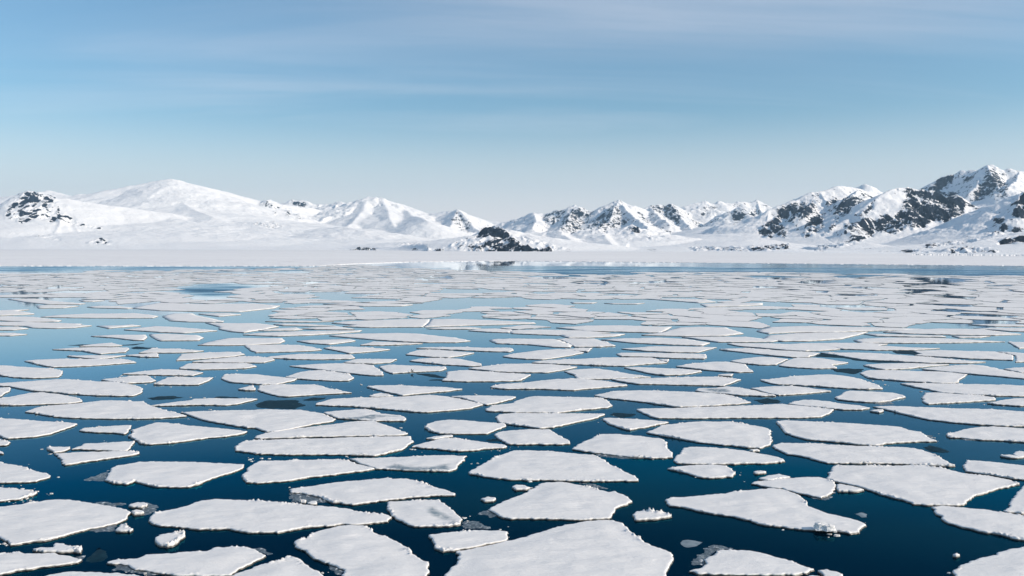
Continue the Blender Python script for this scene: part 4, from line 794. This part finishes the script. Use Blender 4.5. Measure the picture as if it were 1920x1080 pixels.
def floe(poly, zt=0.22, lump=1.0, melt=None, detail=1.0):
    """poly in photo pixels; returns (snow mesh, base mesh, centre)"""
    G = np.array([gp(a, b, zt) for a, b in poly]); c = G.mean(0); D = c[1]
    step = max(.075, 1.9 * D / F) / detail; amp = min(.13, .06 + .0006 * D)
    Q = resample(G, step, amp)
    near = D < 175
    v, f, bd = triangulate(Q, step, max(.45, 8 * D / F), max(.30, step * 3) if near else 0)
    d = edist(v[:, 0], v[:, 1], Q); x, y = v.T
    sect = sst(.05, .42, fbm(x / 2.6 + 5, y / 2.6, 2))
    big = zt * (1 + .20 * pn(x / 3.1, y / 3.1)) + .02 * fbm(x / .9, y / .9, 3)
    dunes = .14 * rdg(x / 3.5, y / 1.5, 3) * sst(.5, 2, d)
    bw = max(.28, step * 2.4)
    rimn = np.maximum(0, fbm(x / .22, y / .22, 3, .6) + .12)
    rim = lump * (.012 + .30 * sect ** 1.5) * rimn * sst(bw * 1.6, bw * .3, d) if near else 0
    z = big + dunes + rim - (.030 * (1 - sst(0, bw * .3, d)))
    z = np.maximum(z, .08)
    me_m = np.zeros(len(v))
    if melt is not None:
        mg = np.array([gp(a, b, zt) for a, b in melt]); ins = pip(x + .25 * pn(x, y * 1.3), y + .3 * pn(x + 9, y), mg)
        dm = edist(x, y, mg); me_m = np.where(ins, sst(-.15, .35, dm), 0)
    n = len(v); V = np.column_stack([x - c[0], y - c[1], z]); bi = sorted({a for e in bd for a in e}); mp = {a: n + i for i, a in enumerate(bi)}
    bx, by = x[bi], y[bi]
    jx = .03 * pn(bx * 5, by * 5); jy = .03 * pn(bx * 5 + 20, by * 5)
    low = np.column_stack([bx - c[0] + jx, by - c[1] + jy, np.full(len(bi), .05) + .03 * pn(bx * 3, by * 3)])
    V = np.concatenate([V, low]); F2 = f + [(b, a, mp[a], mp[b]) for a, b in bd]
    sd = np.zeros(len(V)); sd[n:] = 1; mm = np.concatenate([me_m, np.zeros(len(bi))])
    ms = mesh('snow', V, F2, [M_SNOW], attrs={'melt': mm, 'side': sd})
    # wet ice foot: a band from under the snow down into the water, slightly proud
    cx, cy = x.mean(), y.mean(); k = 1 + .035 / max(.5, np.hypot(bx - cx, by - cy).mean())
    o1 = np.column_stack([(bx - cx) * .995 + cx - c[0], (by - cy) * .995 + cy - c[1], np.full(len(bi), .085)])
    o2 = np.column_stack([(bx - cx) * k + cx - c[0] + .5 * jx, (by - cy) * k + cy - c[1] + .5 * jy, np.full(len(bi), .045)])
    o3 = o2.copy(); o3[:, 2] = -.25
    m = len(bi); ix = {a: i for i, a in enumerate(bi)}
    FB = [(ix[b], ix[a], m + ix[a], m + ix[b]) for a, b in bd] + [(m + ix[b], m + ix[a], 2 * m + ix[a], 2 * m + ix[b]) for a, b in bd]
    mb = mesh('ice_base', np.concatenate([o1, o2, o3]), FB, [M_BASE])
    return ms, mb, c
def slush(poly, c, mat=None, flat=False, z0=.012, hgt=.05):
    G = np.array([gp(a, b, .02) for a, b in poly]); D = G[:, 1].mean(); step = max(.09, 2.2 * D / F)
    Q = resample(G, step, min(.25, 3.5 * D / F)); v, f, bd = triangulate(Q, step, step * 1.6, 0); x, y = v.T
    d = edist(x, y, Q); nz = fbm(x / .35, y / .35, 4, .6); nz2 = fbm(x / 1.4 + 3, y / 1.4, 2)
    e = sst(0, .35, d)
    if flat: z = z0 + .012 * nz * e + .015 * e - .012 * (1 - e); h = sst(.25, .55, nz)
    else:
        h = sst(.02, .50, nz + .25 * nz2); z = -.006 + .035 * e + .02 * (nz + nz2) + hgt * 1.5 * h * e
    return mesh('slush', np.column_stack([x - c[0], y - c[1], z]), f, [mat or M_SLUSH], attrs={'h': h})
MARKS = [(-60, 'the left picture edge'), (62, 'the striped peak'), (190, 'the striped peak\'s smooth shoulder'), (320, 'the white dome'),
         (430, 'the white dome\'s right slope'), (555, 'the small ribbed outcrops'), (705, 'the broad white summit'), (857, 'the ribbed pyramid'),
         (950, 'the dark headland'), (1065, 'the white hill beyond the headland'), (1160, 'the pointed centre peak'), (1260, 'the central crags'),
         (1340, 'the valley glacier'), (1420, 'the small sharp horn'), (1500, 'the dark buttresses'), (1585, 'the flat summit'),
         (1690, 'the snowy dome'), (1770, 'the dark crag wall'), (1850, 'the highest peak'), (1960, 'the right picture edge')]
ORD = ['', 'first', 'second', 'third', 'fourth', 'fifth', 'sixth', 'seventh', 'eighth', 'ninth', 'tenth', 'eleventh', 'twelfth', 'thirteenth', 'fourteenth',
       'fifteenth', 'sixteenth', 'seventeenth', 'eighteenth', 'nineteenth', 'twentieth'] + ['%dth' % i for i in range(21, 40)]
items = []
for line in DATA.strip().splitlines():
    if line.startswith('#') or not line.strip(): continue
    h, rest = line.split('|', 1)
    if h[0] in 'SM': items[-1][h[0]].append(parse(items[-1]['row'], items[-1]['off'], rest)); continue
    t, row, off = h.split()
    a = rest.split('|'); items.append(dict(t=t, row=row, off=float(off), P=parse(row, float(off), a[0]), label=a[1].strip() if len(a) > 1 else None, S=[], M=[]))
# ---- dense pack further out: cracked sheets, cut as cells on the water plane
LEADS = [[(a / 4, 440 + b / 4) for a, b in l] for l in [
 [(-400, 235), (1920, 237), (2400, 235), (2400, 245), (1800, 255), (1350, 262), (1100, 268), (900, 262), (700, 262), (550, 282), (220, 292), (-400, 294)],
 [(1150, 425), (1400, 390), (1480, 362), (1920, 365), (2120, 375), (2000, 400), (1750, 410), (1700, 440), (1850, 447), (1750, 480), (1500, 490), (1400, 480), (1450, 460), (1300, 435)],
 [(-400, 460), (60, 462), (60, 485), (250, 515), (260, 548), (350, 552), (600, 535), (650, 520), (740, 530), (980, 552), (1500, 578), (1780, 582), (1900, 602), (1950, 640), (1640, 640), (1480, 600), (1250, 600), (1190, 622), (700, 628), (310, 620), (300, 612), (420, 600), (650, 590), (500, 580), (300, 575), (200, 560), (-400, 560)],
 [(300, 620), (1190, 625), (1300, 655), (1660, 658), (1500, 672), (1620, 690), (1000, 690), (930, 712), (300, 720), (600, 700), (690, 680), (450, 640)],
 [(300, 425), (560, 410), (700, 420), (520, 440), (-100, 455), (-100, 430)],
 [(2130, 430), (2700, 430), (2770, 460), (2480, 475), (2220, 458)],
 [(2400, 480), (2560, 470), (3000, 485), (2900, 500), (2500, 500)],
 [(2860, 500), (2890, 490), (3170, 508), (3320, 492), (3570, 462), (3840, 470), (4100, 476), (3990, 500), (3400, 515), (3420, 525), (3840, 522), (3960, 530), (3420, 548), (3020, 552), (2900, 538), (3100, 522), (2970, 512)],
 [(1850, 575), (2120, 555), (2220, 560), (2100, 592), (1920, 602)],
 [(3100, 420), (3480, 405), (3840, 405), (3480, 425), (3170, 435)],
 [(3840, 470), (3970, 472), (4140, 478), (4440, 492), (4660, 482), (4840, 470), (5070, 465), (4840, 484), (5340, 515), (5290, 545), (4840, 565), (4600, 572), (4390, 582), (4560, 557), (4400, 527), (4040, 522), (3840, 530)],
 [(2600, 642), (2940, 615), (3220, 612), (3460, 620), (3220, 632), (2920, 640), (2480, 668)],
 [(4260, 655), (4510, 646), (4440, 668), (4290, 668)],
 [(2600, 218), (3000, 208), (3070, 205), (3840, 196), (5760, 214), (7680, 234), (8400, 240), (8400, 308), (7680, 307), (7260, 306), (6560, 292), (6160, 286), (5760, 281), (5540, 278), (4740, 280), (4800, 300), (4440, 298), (4090, 290), (3840, 274), (3720, 272), (3320, 262), (3070, 248), (2800, 232)],
 [(6320, 295), (6540, 298), (6500, 322), (6260, 320)],
 [(6820, 318), (7260, 330), (7260, 352), (7060, 376), (6960, 352), (6810, 338)],
 [(7050, 405), (7160, 432), (7010, 430)], [(6960, 450), (7260, 455), (7360, 472), (7240, 476), (7010, 466)],
 [(6380, 450), (6610, 455), (6580, 468), (6410, 465)], [(6080, 545), (6400, 535), (6500, 540), (6400, 556)],
 [(5760, 500), (6060, 508), (5910, 532), (5760, 535)], [(5300, 485), (5800, 488), (5800, 498), (5350, 500)], [(6370, 590), (6500, 582), (6660, 575), (6650, 590)],
 [(7410, 595), (7480, 598), (7440, 636), (7360, 640)], [(7010, 650), (7160, 645), (7110, 670), (7020, 670)],
 [(5890, 665), (6240, 668), (6760, 682), (6990, 700), (6700, 690), (6240, 686)],
 [(2420, 284), (2600, 288), (2700, 302), (2540, 298)], [(560, 335), (700, 334), (700, 340), (560, 341)], [(1030, 326), (1180, 324), (1170, 332), (1050, 333)],
 [(4110, 310), (4230, 300), (4280, 308), (4200, 318)], [(4370, 430), (4610, 422), (4600, 440), (4400, 445)], [(3840, 380), (3960, 378), (3930, 384)],
 [(4440, 360), (4500, 355), (4500, 370), (4440, 370)], [(4790, 388), (4900, 385), (4860, 398), (4800, 398)],
]]
# floes that the picture's edge cuts: carry their outline on beyond it
rs_ = random.Random(5)
for it in items:
    P = it['P']; new = []
    for k, (x, y) in enumerate(P):
        sgn = -1 if x <= -9 else 1 if x >= 1938 else 0
        if not sgn: new.append((x, y)); continue
        sc = (y - YH) / 600; x0, y0 = P[k - 1]; x1, y1 = P[(k + 1) % len(P)]
        edge = [q for q in P if (q[0] <= -9 if sgn < 0 else q[0] >= 1938)]; ym = sum(q[1] for q in edge) / len(edge)
        new.append((x + sgn * sc * rs_.uniform(5, 60), y + (ym - y) * rs_.uniform(.1, .45)))
        if (x1 <= -9 if sgn < 0 else x1 >= 1938) and k + 1 < len(P) + 1: new.append(((x + x1) / 2 + sgn * sc * rs_.uniform(50, 130), ym + (y1 - y) * rs_.uniform(-.15, .15)))
    it['P'] = new
traced = [np.array(i['P']) for i in items if i['t'] in 'F']
def cells(d0, d1, size, seed, gap):
    rs = random.Random(seed); cl = {}
    ny = int((d1 - d0) / size) + 4; nx = int(1.3 * d1 / size) + 6
    for j in range(-2, ny):
        for i in range(-nx // 2, nx // 2):
            cl[i, j] = ((i + .5 * (j % 2) + (rs.random() - .5) * .95) * size * 1.25, d0 + (j + (rs.random() - .5) * .95) * size * .85)
    res = []
    for (i, j), (x, y) in cl.items():
        if not (d0 <= y < d1) or abs(x) > y * .9: continue
        poly = [(x - size * 2, y - size * 2), (x + size * 2, y - size * 2), (x + size * 2, y + size * 2), (x - size * 2, y + size * 2)]
        for dj in range(-2, 3):
            for di in range(-2, 3):
                q = cl.get((i + di, j + dj))
                if q is None or (di == 0 and dj == 0): continue
                nx_, ny_ = q[0] - x, q[1] - y; l = math.hypot(nx_, ny_)
                g = gap * rs.random() ** 2.2 if rs.random() < .62 else -.0
                cc = l / 2 - g; new = []
                for a, b in zip(poly, poly[1:] + poly[:1]):
                    da = ((a[0] - x) * nx_ + (a[1] - y) * ny_) / l - cc; db = ((b[0] - x) * nx_ + (b[1] - y) * ny_) / l - cc
                    if da <= 0: new.append(a)
                    if da * db < 0: t = da / (da - db); new.append((a[0] + (b[0] - a[0]) * t, a[1] + (b[1] - a[1]) * t))
                poly = new
                if len(poly) < 3: break
            if len(poly) < 3: break
        if len(poly) >= 3: res.append(poly)
    return res
pack, nearset = [], set()
for d0, d1, size, gap in ((190, 260, 10.5, 1.7), (260, 360, 12, 2.3), (360, 520, 14, 3.4), (520, 1300, 17, 6.0)): pack += cells(d0, d1, size, int(d0), gap)
far_edge_u = [-100, 480, 650, 768, 960, 1440, 1920, 2150]; far_edge_y = [498.8, 499.3, 496, 491.6, 489.6, 494, 499, 502]
keep, beyond = [], []
for d0, d1, size, gap in ((46, 90, 9, 2.2), (90, 150, 10, 2.6), (150, 230, 11, 3.0)): 
    for q in cells(d0, d1, size, int(d0) + 3, gap): nearset.add(id(q)); pack.append(q)
for P in pack:
    g = np.array(P); px = 960 + F * g[:, 0] / g[:, 1]; py = YH + F * (HC - .2) / g[:, 1]; cx, cy = px.mean(), py.mean()
    out_ = id(P) in nearset
    if out_ and (cy < 622 or np.abs(px - 960).min() < 966): continue
    if (not out_ and cy > (622 if cx > 480 else 604)) or cy < np.interp(cx, far_edge_u, far_edge_y): continue
    if cx < -560 or cx > 2480: continue
    if out_ and (len(g) + int(cx)) % 7 == 0: continue
    if any(pip(np.array([cx]), np.array([cy]), l)[0] for l in LEADS): continue
    if not 610 < cx < 800 and fbm(np.array([cx / 70]), np.array([(cy - 460) * .11]), 3)[0] > .36 - .12 * sst(545, 505, cy): continue
    hit = False
    for T in traced:
        if T[:, 1].min() > py.max() + 1 or T[:, 1].max() < py.min() - 1 or T[:, 0].min() > px.max() or T[:, 0].max() < px.min(): continue
        sx = np.concatenate([px, (px + cx) / 2, [cx]]); sy = np.concatenate([py, (py + cy) / 2, [cy]])
        if pip(sx, sy, T).any() or pip(T[:, 0], T[:, 1], list(zip(px, py))).any(): hit = True; break
    if hit: continue
    A = .5 * abs(np.dot(px, np.roll(py, -1)) - np.dot(py, np.roll(px, -1)))
    if A < .5: continue
    if out_: beyond.append((A, cx, cy, g * .93 + g.mean(0) * .07 if cy > 622 else g)); continue
    keep.append((A, cx, cy, g))
keep.sort(key=lambda k: -k[0])
nF = sum(1 for i in items if i['t'] == 'F')
ind = keep[:300 - nF]; rest = keep[300 - nF:] + beyond
print('traced floes', nF, 'pack individuals', len(ind), 'rest', len(rest))
def slab(g, z=.11):
    D = g[:, 1].mean(); Q = resample(g, max(.5, 2.5 * D / F), min(.45, .0022 * D))
    v, f, bd = triangulate(Q, 1, 0, 0); x, y = v.T; n = len(v); bi = sorted({a for e in bd for a in e}); mp = {a: n + i for i, a in enumerate(bi)}
    zz = np.full(n, z) + .03 * pn(x / 4, y / 4)
    V = np.concatenate([np.column_stack([x, y, zz]), np.column_stack([x[bi], y[bi], np.full(len(bi), -.1)])])
    return V, f, [(b, a, mp[a], mp[b]) for a, b in bd], n
# labels: hand-written for the near ones, place below a landmark on the shore for the others
def mark(x): return min(MARKS, key=lambda m: abs(m[0] - x))[1]
fl = [i for i in items if i['t'] == 'F']
for i in fl: p = np.array(i['P']); i['c'] = (np.clip(p[:, 0], 0, 1920).mean(), p[:, 1].mean()); i['w'] = np.ptp(np.clip(p[:, 0], 0, 1920)); i['h'] = np.ptp(p[:, 1])
cols = {}
for i in fl: cols.setdefault(mark(i['c'][0]), []).append(i)
for m, l in cols.items():
    l.sort(key=lambda i: -i['c'][1])
    for k, i in enumerate(l):
        if not i['label']:
            sz = 'long thin' if i['w'] > 9 * i['h'] else 'small' if i['w'] < 45 else 'long' if i['w'] > 170 else 'mid-sized'
            i['label'] = '%s floe, %s up from the bottom below %s' % (sz, ORD[k + 1], m)
for it in items:
    if it['t'] == 'F':
        ms, mb, c = floe(it['P'], melt=it['M'][0] if it['M'] else None, zt=.15 if it['row'] == 'A' else .16)
        o = add('ice_floe', ms, label=it['label'], cat='ice floe', group='separate floes drifting on the dark water'); o.location = (c[0], c[1], 0)
        add('ice_base', mb, parent=o)
        for s in it['S']: add('slush', slush(s, c), parent=o)
    elif it['t'] == 'K':
        ms, mb, c = floe(it['P'], zt=.20, lump=1.8, detail=1.2)
        o = add('ice_chunk', ms, label=it['label'], cat='ice chunk', group='small loose chunks between the floes'); o.location = (c[0], c[1], 0)
        add('ice_base', mb, parent=o)
        for s in it['S']: add('slush', slush(s, c), parent=o)
    else:
        c = np.array([gp(a, b, 0) for a, b in it['P']]).mean(0); grey = 'grey' in it['label'] and 'dark grey' not in it['label']
        me = slush(it['P'], c, M_GREY if grey else M_THIN, flat=True)
        o = add('thin_ice_patch', me, label=it['label'], cat='thin ice', group='thin dark ice lying on the water'); o.location = (c[0], c[1], 0)
for A, cx, cy, g in ind:
    V, f, sdf, n = slab(g); c = V[:, :2].mean(0); V[:, :2] -= c
    sd = np.zeros(len(V)); sd[n:] = 1
    o = add('ice_floe', mesh('snow', V, f + sdf, [M_SNOW, M_SIDE], [0] * len(f) + [1] * len(sdf), {'melt': np.zeros(len(V)), 'side': sd * 0}, smooth=False), cat='ice floe',
            label='flat slab in the tight drift ice below %s' % mark(cx), group='slabs of the tight drift ice beyond the separate floes')
    o.location = (c[0], c[1], 0)
VV, FF, MI, k = [], [], [], 0
for A, cx, cy, g in rest:
    V, f, sdf, n = slab(g)
    VV.append(V); FF += [tuple(a + k for a in t) for t in f] + [tuple(a + k for a in t) for t in sdf]; MI += [0] * len(f) + [1] * len(sdf); k += len(V)
VV = np.concatenate(VV)
add('drift_ice', mesh('drift_ice', VV, FF, [M_SNOW, M_SIDE], MI, {'melt': np.zeros(len(VV)), 'side': np.zeros(len(VV))}, smooth=False),
    label='tight field of flat white floes stretching to the far lead', cat='drift ice', kind='stuff')
# two ice blocks standing on the long sloping floe
for px, py, s, lb in ((1540, 991, .42, 'taller white ice block on the front edge of the long sloping floe'), (1554.5, 993, .36, 'lower white ice block right beside the taller one on the sloping floe')):
    x, y = gp(px, py, .22); V, Fc = [], []; nu, nv = 16, 9
    for j in range(nv):
        for i in range(nu):
            a = 2 * math.pi * i / nu; t = j / (nv - 1); r = s * (1 - .35 * t) * (1 if j < nv - 1 else .02)
            cc = abs(math.cos(a)) ** .6 * math.copysign(1, math.cos(a)); ss = abs(math.sin(a)) ** .6 * math.copysign(1, math.sin(a))
            k = 1 + .28 * float(pn(cc * 2 + px, ss * 2 + t * 3))
            V.append((r * k * cc * 1.25, r * k * ss * .8, s * 1.15 * t * (1 + .15 * float(pn(a, t * 4 + px))) - .05))
    for j in range(nv - 1):
        for i in range(nu): Fc.append((j * nu + i, j * nu + (i + 1) % nu, (j + 1) * nu + (i + 1) % nu, (j + 1) * nu + i))
    o = add('ice_block', mesh('ice_block', V, Fc, [M_SNOW], attrs={'melt': [0] * len(V), 'side': [0] * len(V)}, smooth=False), label=lb, cat='ice block', group='ice blocks on the sloping floe'); o.location = (x, y, .22)
# ------------------------------------------------------------------ seabird flying low over the water
def build_bird():
    x, y = gp(773, 699.5, 0)      # the point of the water right below it
    r = bpy.data.objects.new('seabird', None); S.collection.objects.link(r); r.location = (x, y, 0.27); r.rotation_euler = (0, 0, R(205)); r.scale = (1.35,) * 3
    r['label'] = 'small black seabird flying low over the water with raised wings'; r['category'] = 'bird'
    V, Fc = [], []; prof = [(-.20, .004, 0), (-.17, .022, 0), (-.10, .045, -.004), (0, .06, -.01), (.08, .055, -.005), (.13, .034, .005), (.16, .03, .012), (.185, .03, .014), (.205, .018, .012), (.235, .006, .006), (.25, .001, .004)]
    for (px, rr, pz) in prof:
        for i in range(12): a = 2 * math.pi * i / 12; V.append((px, rr * math.cos(a), pz + rr * .85 * math.sin(a)))
    for j in range(len(prof) - 1):
        for i in range(12): Fc.append((j * 12 + i, j * 12 + (i + 1) % 12, j * 12 + 12 + (i + 1) % 12, j * 12 + 12 + i))
    add('body', mesh('body', V, Fc, [M_BIRD]), parent=r)
    for s in (-1, 1):
        V, Fc = [], []; st = [(.0, .03, .13, .0), (.10, .05, .125, .055), (.20, .03, .11, .13), (.29, -.02, .075, .20), (.35, -.07, .03, .235)]
        for (w, fx, ch, hz) in st:
            for (k, th) in ((0, 0), (.35, .012), (1, 0), (.35, -.004)): V.append((fx + ch / 2 - ch * k, s * (.03 + w), .015 + hz + th))
        for j in range(len(st) - 1):
            for i in range(4): Fc.append((j * 4 + i, j * 4 + (i + 1) % 4, j * 4 + 4 + (i + 1) % 4, j * 4 + 4 + i))
        wo = add('wing', mesh('wing', V, Fc, [M_BIRD]), parent=r)
        add('wing_patch', mesh('wing_patch', [(.06, s * .10, .088), (.0, s * .10, .082), (-.01, s * .17, .125), (.05, s * .17, .13)], [(0, 1, 2, 3)], [M_PALE]), parent=wo)
    for s in (-1, 1):
        add('foot', mesh('foot', [(-.16, s * .02, -.03), (-.13, s * .012, -.03), (-.21, s * .005, -.045), (-.22, s * .04, -.045), (-.17, s * .02, -.04)], [(0, 1, 2, 3), (0, 1, 4), (1, 2, 4), (2, 3, 4), (3, 0, 4)], [M_FEET]), parent=r)
build_bird()
# ------------------------------------------------------------------ brash: crumbs of ice floating along the near floe edges
def build_brash():
    rs = random.Random(21); V, Fc = [], []; polys = [np.array(i['P']) for i in items if i['t'] in 'FK']
    def inside(px, py): return any(p[:, 0].min() < px < p[:, 0].max() and p[:, 1].min() < py < p[:, 1].max() and bool(pip(np.array([px]), np.array([py]), p)[0]) for p in polys)
    near = [i for i in items if i['t'] == 'F' and i['row'] in 'AB']; n = 0
    while n < 240:
        it = near[int(rs.random() ** 1.4 * len(near))] if rs.random() < .8 else rs.choice(near)
        P = it['P']; k = rs.randrange(len(P)); a, b = P[k], P[(k + 1) % len(P)]; t = rs.random()
        for _ in range(rs.randrange(2, 9)):
            px = a[0] + (b[0] - a[0]) * t + rs.gauss(0, 13); py = a[1] + (b[1] - a[1]) * t + rs.gauss(2, 5)
            if inside(px, py) or py < 640: continue
            x, y = gp(px, py, 0); s = .035 + .13 * rs.random() ** 3; m = rs.randrange(5, 8); o = len(V); h = s * (.25 + .5 * rs.random())
            for j in range(m):
                an = 2 * math.pi * j / m + rs.random() * .5; r = s * (.7 + .5 * rs.random()); V.append((x + r * 1.5 * math.cos(an), y + r * math.sin(an), -.02))
            for j in range(m): q = V[o + j]; V.append((x + (q[0] - x) * .75, y + (q[1] - y) * .75, h * (.6 + .6 * rs.random())))
            Fc.append(tuple(range(o + m, o + 2 * m))); Fc += [(o + j, o + (j + 1) % m, o + m + (j + 1) % m, o + m + j) for j in range(m)]; n += 1
    add('brash_ice', mesh('brash_ice', V, Fc, [M_SNOW], attrs={'melt': [0.0] * len(V), 'side': [rs.random() * .9 for _ in V]}, smooth=False), label='loose crumbs of ice floating in the dark gaps', cat='brash ice', kind='stuff')
build_brash()
# ------------------------------------------------------------------ thin cold air haze: one closed box round the whole scene
def build_haze():
    x0, x1, y0, y1, z0, z1 = -16000, 16000, -900, 15500, -4.5, 1100
    V = [(x, y, z) for z in (z0, z1) for y in (y0, y1) for x in (x0, x1)]
    me = mesh('haze', V, [(0, 2, 3, 1), (4, 5, 7, 6), (0, 1, 5, 4), (2, 6, 7, 3), (0, 4, 6, 2), (1, 3, 7, 5)], [], smooth=False)
    m = bpy.data.materials.new('thin_haze'); m.use_nodes = True; nt = m.node_tree; nt.nodes.clear()
    o = N(nt, 'ShaderNodeOutputMaterial'); v = N(nt, 'ShaderNodeVolumePrincipled')
    v.inputs['Color'].default_value = (0.50, 0.76, 1.0, 1); v.inputs['Density'].default_value = 0.000042; v.inputs['Anisotropy'].default_value = 0.1
    nt.links.new(v.outputs[0], o.inputs['Volume']); me.materials.append(m)
    add('haze', me, kind='stuff')
build_haze()
